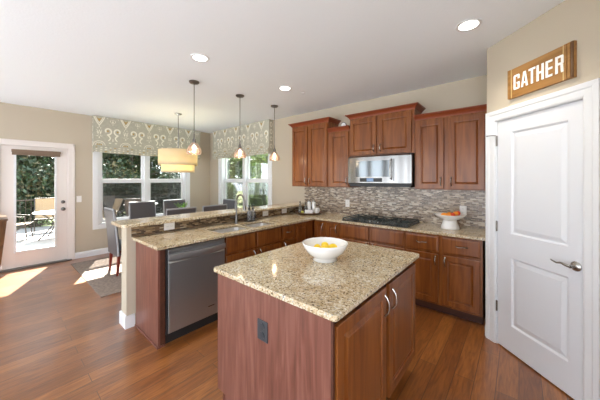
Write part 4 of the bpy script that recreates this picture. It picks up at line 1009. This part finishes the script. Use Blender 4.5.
# tray with glassware
TX, TY = -2.73, 3.47; TZ = 0.9152
t = thing('serving_tray', (TX, TY, TZ), 0, 'round wooden tray holding glassware in the counter corner', 'tray')
mb = MB().lathe([(0, 0), (0.19, 0), (0.235, 0.03), (0.24, 0.034), (0.236, 0.036), (0.19, 0.01), (0, 0.008)], seg=44)
M['tray'] = wood('brown_tray_wood', (0.10, 0.055, 0.03), (0.16, 0.09, 0.05), (0.24, 0.15, 0.09), 0.35)
obj('dish', mb, 'tray', t, smooth=True)
def at(u, v): return (TX + u * 0.764 - v * 0.645, TY + u * 0.645 + v * 0.764, TZ + 0.0125)
def bottle(u, v, h, r, label, mats=('clear', 'dark_nickel')):
    b_ = thing('glass_bottle', at(u, v), 0, label, 'bottle', 'clear stoppered bottles on the tray')
    mb = MB().lathe([(0, 0), (r, 0), (r * 1.02, 0.01), (r, h * 0.45), (r * 0.35, h * 0.66), (r * 0.3, h * 0.85), (r * 0.42, h * 0.87), (r * 0.2, h * 0.87), (r * 0.2, h * 0.6), (r * 0.85, h * 0.42), (r * 0.9, 0.01), (0, 0.008)], seg=22); obj('bottle', mb, mats[0], b_, smooth=True)
    mb = MB().lathe([(0, h * 0.82), (r * 0.19, h * 0.82), (r * 0.25, h * 0.88), (r * 0.4, h * 0.92), (r * 0.3, h), (0, h)], seg=14); obj('stopper', mb, mats[1], b_, smooth=True)
bottle(-0.155, 0.0, 0.20, 0.036, 'clear stoppered glass bottle at the left edge of the tray')
bottle(-0.055, 0.045, 0.19, 0.034, 'clear stoppered glass bottle behind the white dish on the tray')
for (u, v, lb) in ((0.005, 0.11, 'white canister standing upright at back of tray, left of two'), (0.085, 0.115, 'white canister standing upright at back of tray, right of two')):
    c_ = thing('canister', at(u, v), 0, lb, 'canister', 'white canisters on the tray')
    mb = MB().lathe([(0, 0), (0.03, 0), (0.032, 0.01), (0.032, 0.17), (0.028, 0.178), (0, 0.178)], seg=24); obj('body', mb, 'ceramic', c_, smooth=True)
    mb = MB().lathe([(0, 0.1785), (0.033, 0.1785), (0.033, 0.195), (0.01, 0.2), (0.008, 0.212), (0, 0.213)], seg=24); obj('lid', mb, 'nickel', c_, smooth=True)
c_ = thing('butter_dish', at(-0.01, -0.06), R(40), 'white rectangular lidded dish at the front of the tray', 'dish')
obj('base', MB().box(-0.075, 0.075, -0.04, 0.04, 0, 0.012), 'ceramic', c_, 0.004); obj('lid', MB().box(-0.065, 0.065, -0.032, 0.032, 0.012, 0.062), 'ceramic', c_, 0.008)
c_ = thing('mug', at(0.13, -0.02), 0, 'white mug at the right edge of the tray', 'mug')
mb = MB().lathe([(0, 0), (0.034, 0), (0.037, 0.01), (0.037, 0.09), (0.034, 0.09), (0.033, 0.012), (0, 0.01)], seg=24); obj('cup', mb, 'ceramic', c_, smooth=True)
obj('handle', MB().tube([(0.035, 0, 0.075), (0.058, 0, 0.07), (0.062, 0, 0.045), (0.036, 0, 0.02)], 0.005, 8), 'ceramic', c_, smooth=True)
mb = MB(); mb.ball((0, 0, 0.026), 0.026, 14, sz=0.9); o = obj('lime', mb, 'sprig', None, smooth='all', label='yellow-green lime lying at the left front of the tray', category='fruit'); o.location = at(-0.115, -0.085); M['lime'] = plain('lime_peel', (0.45, 0.42, 0.08), 0.4); o.data.materials[0] = M['lime']
# ornament on cabinet
t = thing('desk_clock', (-2.13, 3.60, 2.3118), R(20), 'small round silver clock on top of the narrow wall cabinet', 'clock')
mb = MB(); mb.lathe([(0, 0), (0.042, 0), (0.045, 0.004), (0.045, 0.026), (0.04, 0.03), (0, 0.03)], seg=28); mb.xf(Matrix.Translation((0, 0.015, 0.05)) @ Matrix.Rotation(R90, 4, 'X')); mb.box(-0.03, 0.03, -0.012, 0.012, 0, 0.01); obj('case', mb, 'steel', t, smooth=True)
mb = MB(); mb.lathe([(0, 0), (0.035, 0), (0.035, 0.001), (0, 0.001)], seg=28); mb.xf(Matrix.Translation((0, -0.0152, 0.05)) @ Matrix.Rotation(R90, 4, 'X')); obj('dial', mb, 'ceramic', t)

# ------------------------------------------------------------------ outside
obj('patio_slab', MB().box(-12.5, XL - 0.16, -6, 9, -0.3, -0.12), 'patio', None, kind='structure')
obj('lawn', MB().box(-34, -6.6, -12, 34, -0.6, -0.32), 'grass', None, kind='structure')
obj('side_lawn', MB().box(-6.6, 4, 4.0, 34, -0.6, -0.32), 'grass', None, kind='structure')
def patio_chair(loc, rz, label, mat='sling', group='metal patio chairs'):
    t = thing('patio_chair', loc, rz, label, 'chair', group)
    def sheet(z0, y0, z1, y1, w):
        mb = MB(); vs = []; n = 6
        for i in range(n + 1):
            u = i / n; z = z0 + (z1 - z0) * u; y = y0 + (y1 - y0) * u - 0.03 * sin(pi * u)
            vs += [(-w, y, z), (w, y, z), (w, y - 0.006, z + 0.004), (-w, y - 0.006, z + 0.004)]
        mb.add(vs, [(i * 4 + j, i * 4 + (j + 1) % 4, (i + 1) * 4 + (j + 1) % 4, (i + 1) * 4 + j) for i in range(n) for j in range(4)] + [(0, 1, 2, 3), tuple(n * 4 + j for j in range(4))]); return mb
    obj('seat', sheet(0.42, 0.25, 0.40, -0.22, 0.24), mat, t); obj('backrest', sheet(0.42, -0.20, 1.0, -0.42, 0.24), mat, t)
    mb = MB()
    for s in (-0.255, 0.255):
        mb.tube([(s, 0.27, 0.43), (s, -0.20, 0.40), (s, -0.43, 1.01)], 0.014, 8)
        mb.tube([(s, 0.25, 0.0), (s, 0.22, 0.30), (s, 0.20, 0.62), (s, -0.02, 0.65), (s, -0.30, 0.64)], 0.013, 8)
        mb.tube([(s, 0.20, 0.42), (s, -0.05, 0.22), (s, -0.30, 0.0)], 0.013, 8)
    mb.tube([(-0.255, -0.43, 1.01), (0, -0.44, 1.02), (0.255, -0.43, 1.01)], 0.014, 8); mb.tube([(-0.255, 0.27, 0.43), (0.255, 0.27, 0.43)], 0.012, 8); mb.tube([(-0.255, -0.05, 0.22), (0.255, -0.05, 0.22)], 0.01, 8)
    obj('frame', mb, 'bronze', t, smooth=True); return t
PZ = -0.119
def patio_table(loc, label):
    t = thing('patio_table', loc, 0, label, 'table', 'round patio tables')
    mb = MB(); mb.lathe([(0, 0.70), (0.53, 0.70), (0.54, 0.712), (0.53, 0.724), (0, 0.724)], seg=40); obj('tabletop', mb, 'outlet_white', t, smooth=True)
    for k in range(4):
        a = k * pi / 2 + 0.4; obj('leg', MB().tube([(0.48 * cos(a), 0.48 * sin(a), 0), (0.2 * cos(a), 0.2 * sin(a), 0.3), (0.14 * cos(a), 0.14 * sin(a), 0.45), (0.4 * cos(a), 0.4 * sin(a), 0.70)], 0.016, 8), 'bronze', t, smooth=True)
    mb = MB(); mb.lathe([(0.14, 0.36), (0.15, 0.37), (0.14, 0.38), (0.13, 0.37)], seg=24, closed=True); obj('brace_ring', mb, 'bronze', t, smooth=True); return t
pt = patio_table((-9.85, 1.20, PZ), 'round white-topped patio table seen through the patio door')
c0 = patio_chair((-10.25, 0.40, PZ), R(-15), 'tan sling patio chair left of the patio table through the door')
clone(c0, (-11.15, 1.05, PZ), R(-95), 'tan sling patio chair beyond the patio table through the door')
clone(c0, (-9.6, 2.15, PZ), R(190), 'tan sling patio chair between patio door view and first window')
clone(c0, (-8.25, 1.72, PZ), R(-85), 'tan sling patio chair at bottom left of the first window')
clone(pt, (-10.6, 3.5, PZ), 0, 'round white-topped patio table seen through the first window')
c1 = patio_chair((-9.4, 3.0, PZ), R(60), 'brown sling patio chair through left pane of the first window', 'sling_brown')
clone(c1, (-9.3, 4.4, PZ), R(120), 'brown sling patio chair through right pane of the first window')
clone(c1, (-11.4, 3.0, PZ), R(-60), 'brown sling patio chair beyond the far patio table')
def leaves(mb, c, rx, ry, rz, n, size, mi=0):
    for _ in range(n):
        while True:
            p = Vector((random.uniform(-1, 1), random.uniform(-1, 1), random.uniform(-1, 1)))
            if 0.25 < p.length < 1: break
        p = Vector((c[0] + p.x * rx, c[1] + p.y * ry, c[2] + p.z * rz)); s = size * random.uniform(0.6, 1.3)
        d = Vector((random.gauss(0, 1), random.gauss(0, 1), random.gauss(0, 1))).normalized(); e = d.cross(Vector((random.gauss(0, 1), random.gauss(0, 1), random.gauss(0, 1)))).normalized()
        mb.add([p - d * s, p - e * s * 0.5, p + d * s, p + e * s * 0.5], [(0, 1, 2, 3)], mi if random.random() > 0.2 else 1 - mi)
def tree(loc, h, r, mats, label, n=3500, size=0.10, low=0.15):
    t = thing('garden_tree', loc, 0, label, 'tree', 'trees beyond the patio')
    mb = MB(); mb.tube([(0, 0, 0), (0.05, 0.03, h * 0.3), (-0.04, 0.05, h * 0.6), (0, 0, h * 0.9)], [0.14, 0.11, 0.07, 0.03], 10)
    for k in range(9):
        a = k * 2.4; z = h * (0.2 + 0.07 * k); mb.tube([(0, 0, z), (cos(a) * r * 0.4, sin(a) * r * 0.4, z + h * 0.08), (cos(a) * r * 0.85, sin(a) * r * 0.85, z + h * 0.12)], [0.05, 0.035, 0.012], 6)
    obj('trunk', mb, 'bark', t, smooth=True)
    mb = MB()
    for k in range(16):
        a = random.uniform(0, 2 * pi); rr = r * random.uniform(0.1, 0.6); z = h * random.uniform(low, 0.95)
        leaves(mb, (cos(a) * rr, sin(a) * rr, z), r * 0.5, r * 0.5, h * 0.14, n // 16, size)
    obj('foliage', mb, mats, t, fixn=False); return t
random.seed(21)
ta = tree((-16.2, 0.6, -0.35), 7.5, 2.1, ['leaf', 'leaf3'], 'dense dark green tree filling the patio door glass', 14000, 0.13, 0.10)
clone(ta, (-16.4, 4.9, -0.35), 1.3, 'dense dark green tree behind left pane of the first window')
clone(ta, (-17.3, 9.35, -0.35), 2.9, 'dense dark green tree behind right pane of the first window')
clone(ta, (-16.2, -4.0, -0.35), 4.1, 'dense dark green tree left of the one in the door glass')
tf = tree((-11.3, 11.2, -0.35), 7.0, 2.0, ['leaf2', 'leaf'], 'bright green leafy tree through right pane of the far window', 20000, 0.12, 0.08)
clone(tf, (-6.6, 12.0, -0.35), 2.0, 'bright green leafy tree outside, just right of the far window view')
clone(tf, (-2.0, 12.8, -0.35), 3.3, 'bright green leafy tree at right, mostly hidden by the wall cabinets')
clone(ta, (-17.6, 17.8, -0.35), 0.6, 'dark tree far back behind the bright green trees of the far window')
clone(ta, (-21.6, 2.6, -0.35), 5.0, 'dark tree in second row behind the door and first window')
clone(ta, (-21.6, 7.6, -0.35), 3.0, 'dark tree in second row behind the first window')
clone(ta, (-21.6, -2.6, -0.35), 2.0, 'dark tree in second row left of the patio door glass')
clone(ta, (-12.6, 17.6, -0.35), 1.0, 'dark tree far back behind right pane of the far window')
clone(ta, (-22.4, 13.8, -0.35), 4.0, 'dark tree far back at left of the far window')
random.seed(5)
t = thing('hedge_shrub', (-13.25, -1.6, -0.32), 0, 'low dense dark shrub left of the view through the patio door', 'shrub', 'dark hedge shrubs along the patio')
mb = MB(); mb.tube([(0, 0, 0), (0, 0, 0.6), (0.05, 0, 1.2)], [0.05, 0.04, 0.02], 8); obj('stem', mb, 'bark', t, smooth=True)
mb = MB()
for k in range(8): leaves(mb, (random.uniform(-0.2, 0.2), random.uniform(-0.75, 0.75), random.uniform(0.5, 1.9)), 0.6, 0.7, 0.65, 800, 0.075)
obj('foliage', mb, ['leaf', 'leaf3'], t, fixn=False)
hs = t
for y, lb in ((0.9, 'low dense dark shrub behind the patio table in the door glass'), (3.3, 'low dense dark shrub at the left of the first window'), (5.8, 'low dense dark shrub in the middle of the first window'), (8.05, 'low dense dark shrub at the right of the first window')):
    clone(hs, (-13.25, y, -0.32), 0, lb)
t = thing('patio_railing', (-12.25, 0, -0.119), 0, 'black metal railing along the far edge of the patio', 'railing')
mb = MB(); mb.box(-0.02, 0.02, -3.2, 6.8, 0.92, 0.96); mb.box(-0.015, 0.015, -3.2, 6.8, 0.08, 0.11)
for k in range(80): mb.box(-0.008, 0.008, -3.2 + k * 0.125 - 0.008, -3.2 + k * 0.125 + 0.008, 0.11, 0.92)
obj('rails', mb, 'bronze', t)
for k in range(5): obj('post', MB().box(-0.03, 0.03, -3.2 + k * 2.4 - 0.03, -3.2 + k * 2.4 + 0.03, 0, 1.0), 'bronze', t)
t = thing('garden_bush', (-8.5, 7.4, -0.32), 0, 'low bright green bush at the foot of the right pane of the far window', 'shrub', 'bright bushes outside the far window')
mb = MB(); mb.tube([(0, 0, 0), (0, 0, 0.5), (0.05, 0, 1.0)], [0.04, 0.03, 0.02], 8); obj('stem', mb, 'bark', t, smooth=True)
mb = MB()
for k in range(8): leaves(mb, (random.uniform(-0.6, 0.6), random.uniform(-0.2, 0.2), random.uniform(0.4, 1.7)), 0.55, 0.5, 0.55, 600, 0.07)
obj('foliage', mb, ['leaf2', 'leaf'], t, fixn=False)
clone(t, (-11.0, 7.3, -0.32), 2.9, 'low bright green bush at the foot of the left pane of the far window')
clone(tf, (-16.6, 13.9, -0.35), 5.1, 'bright green leafy tree farther back at the left of the far window')
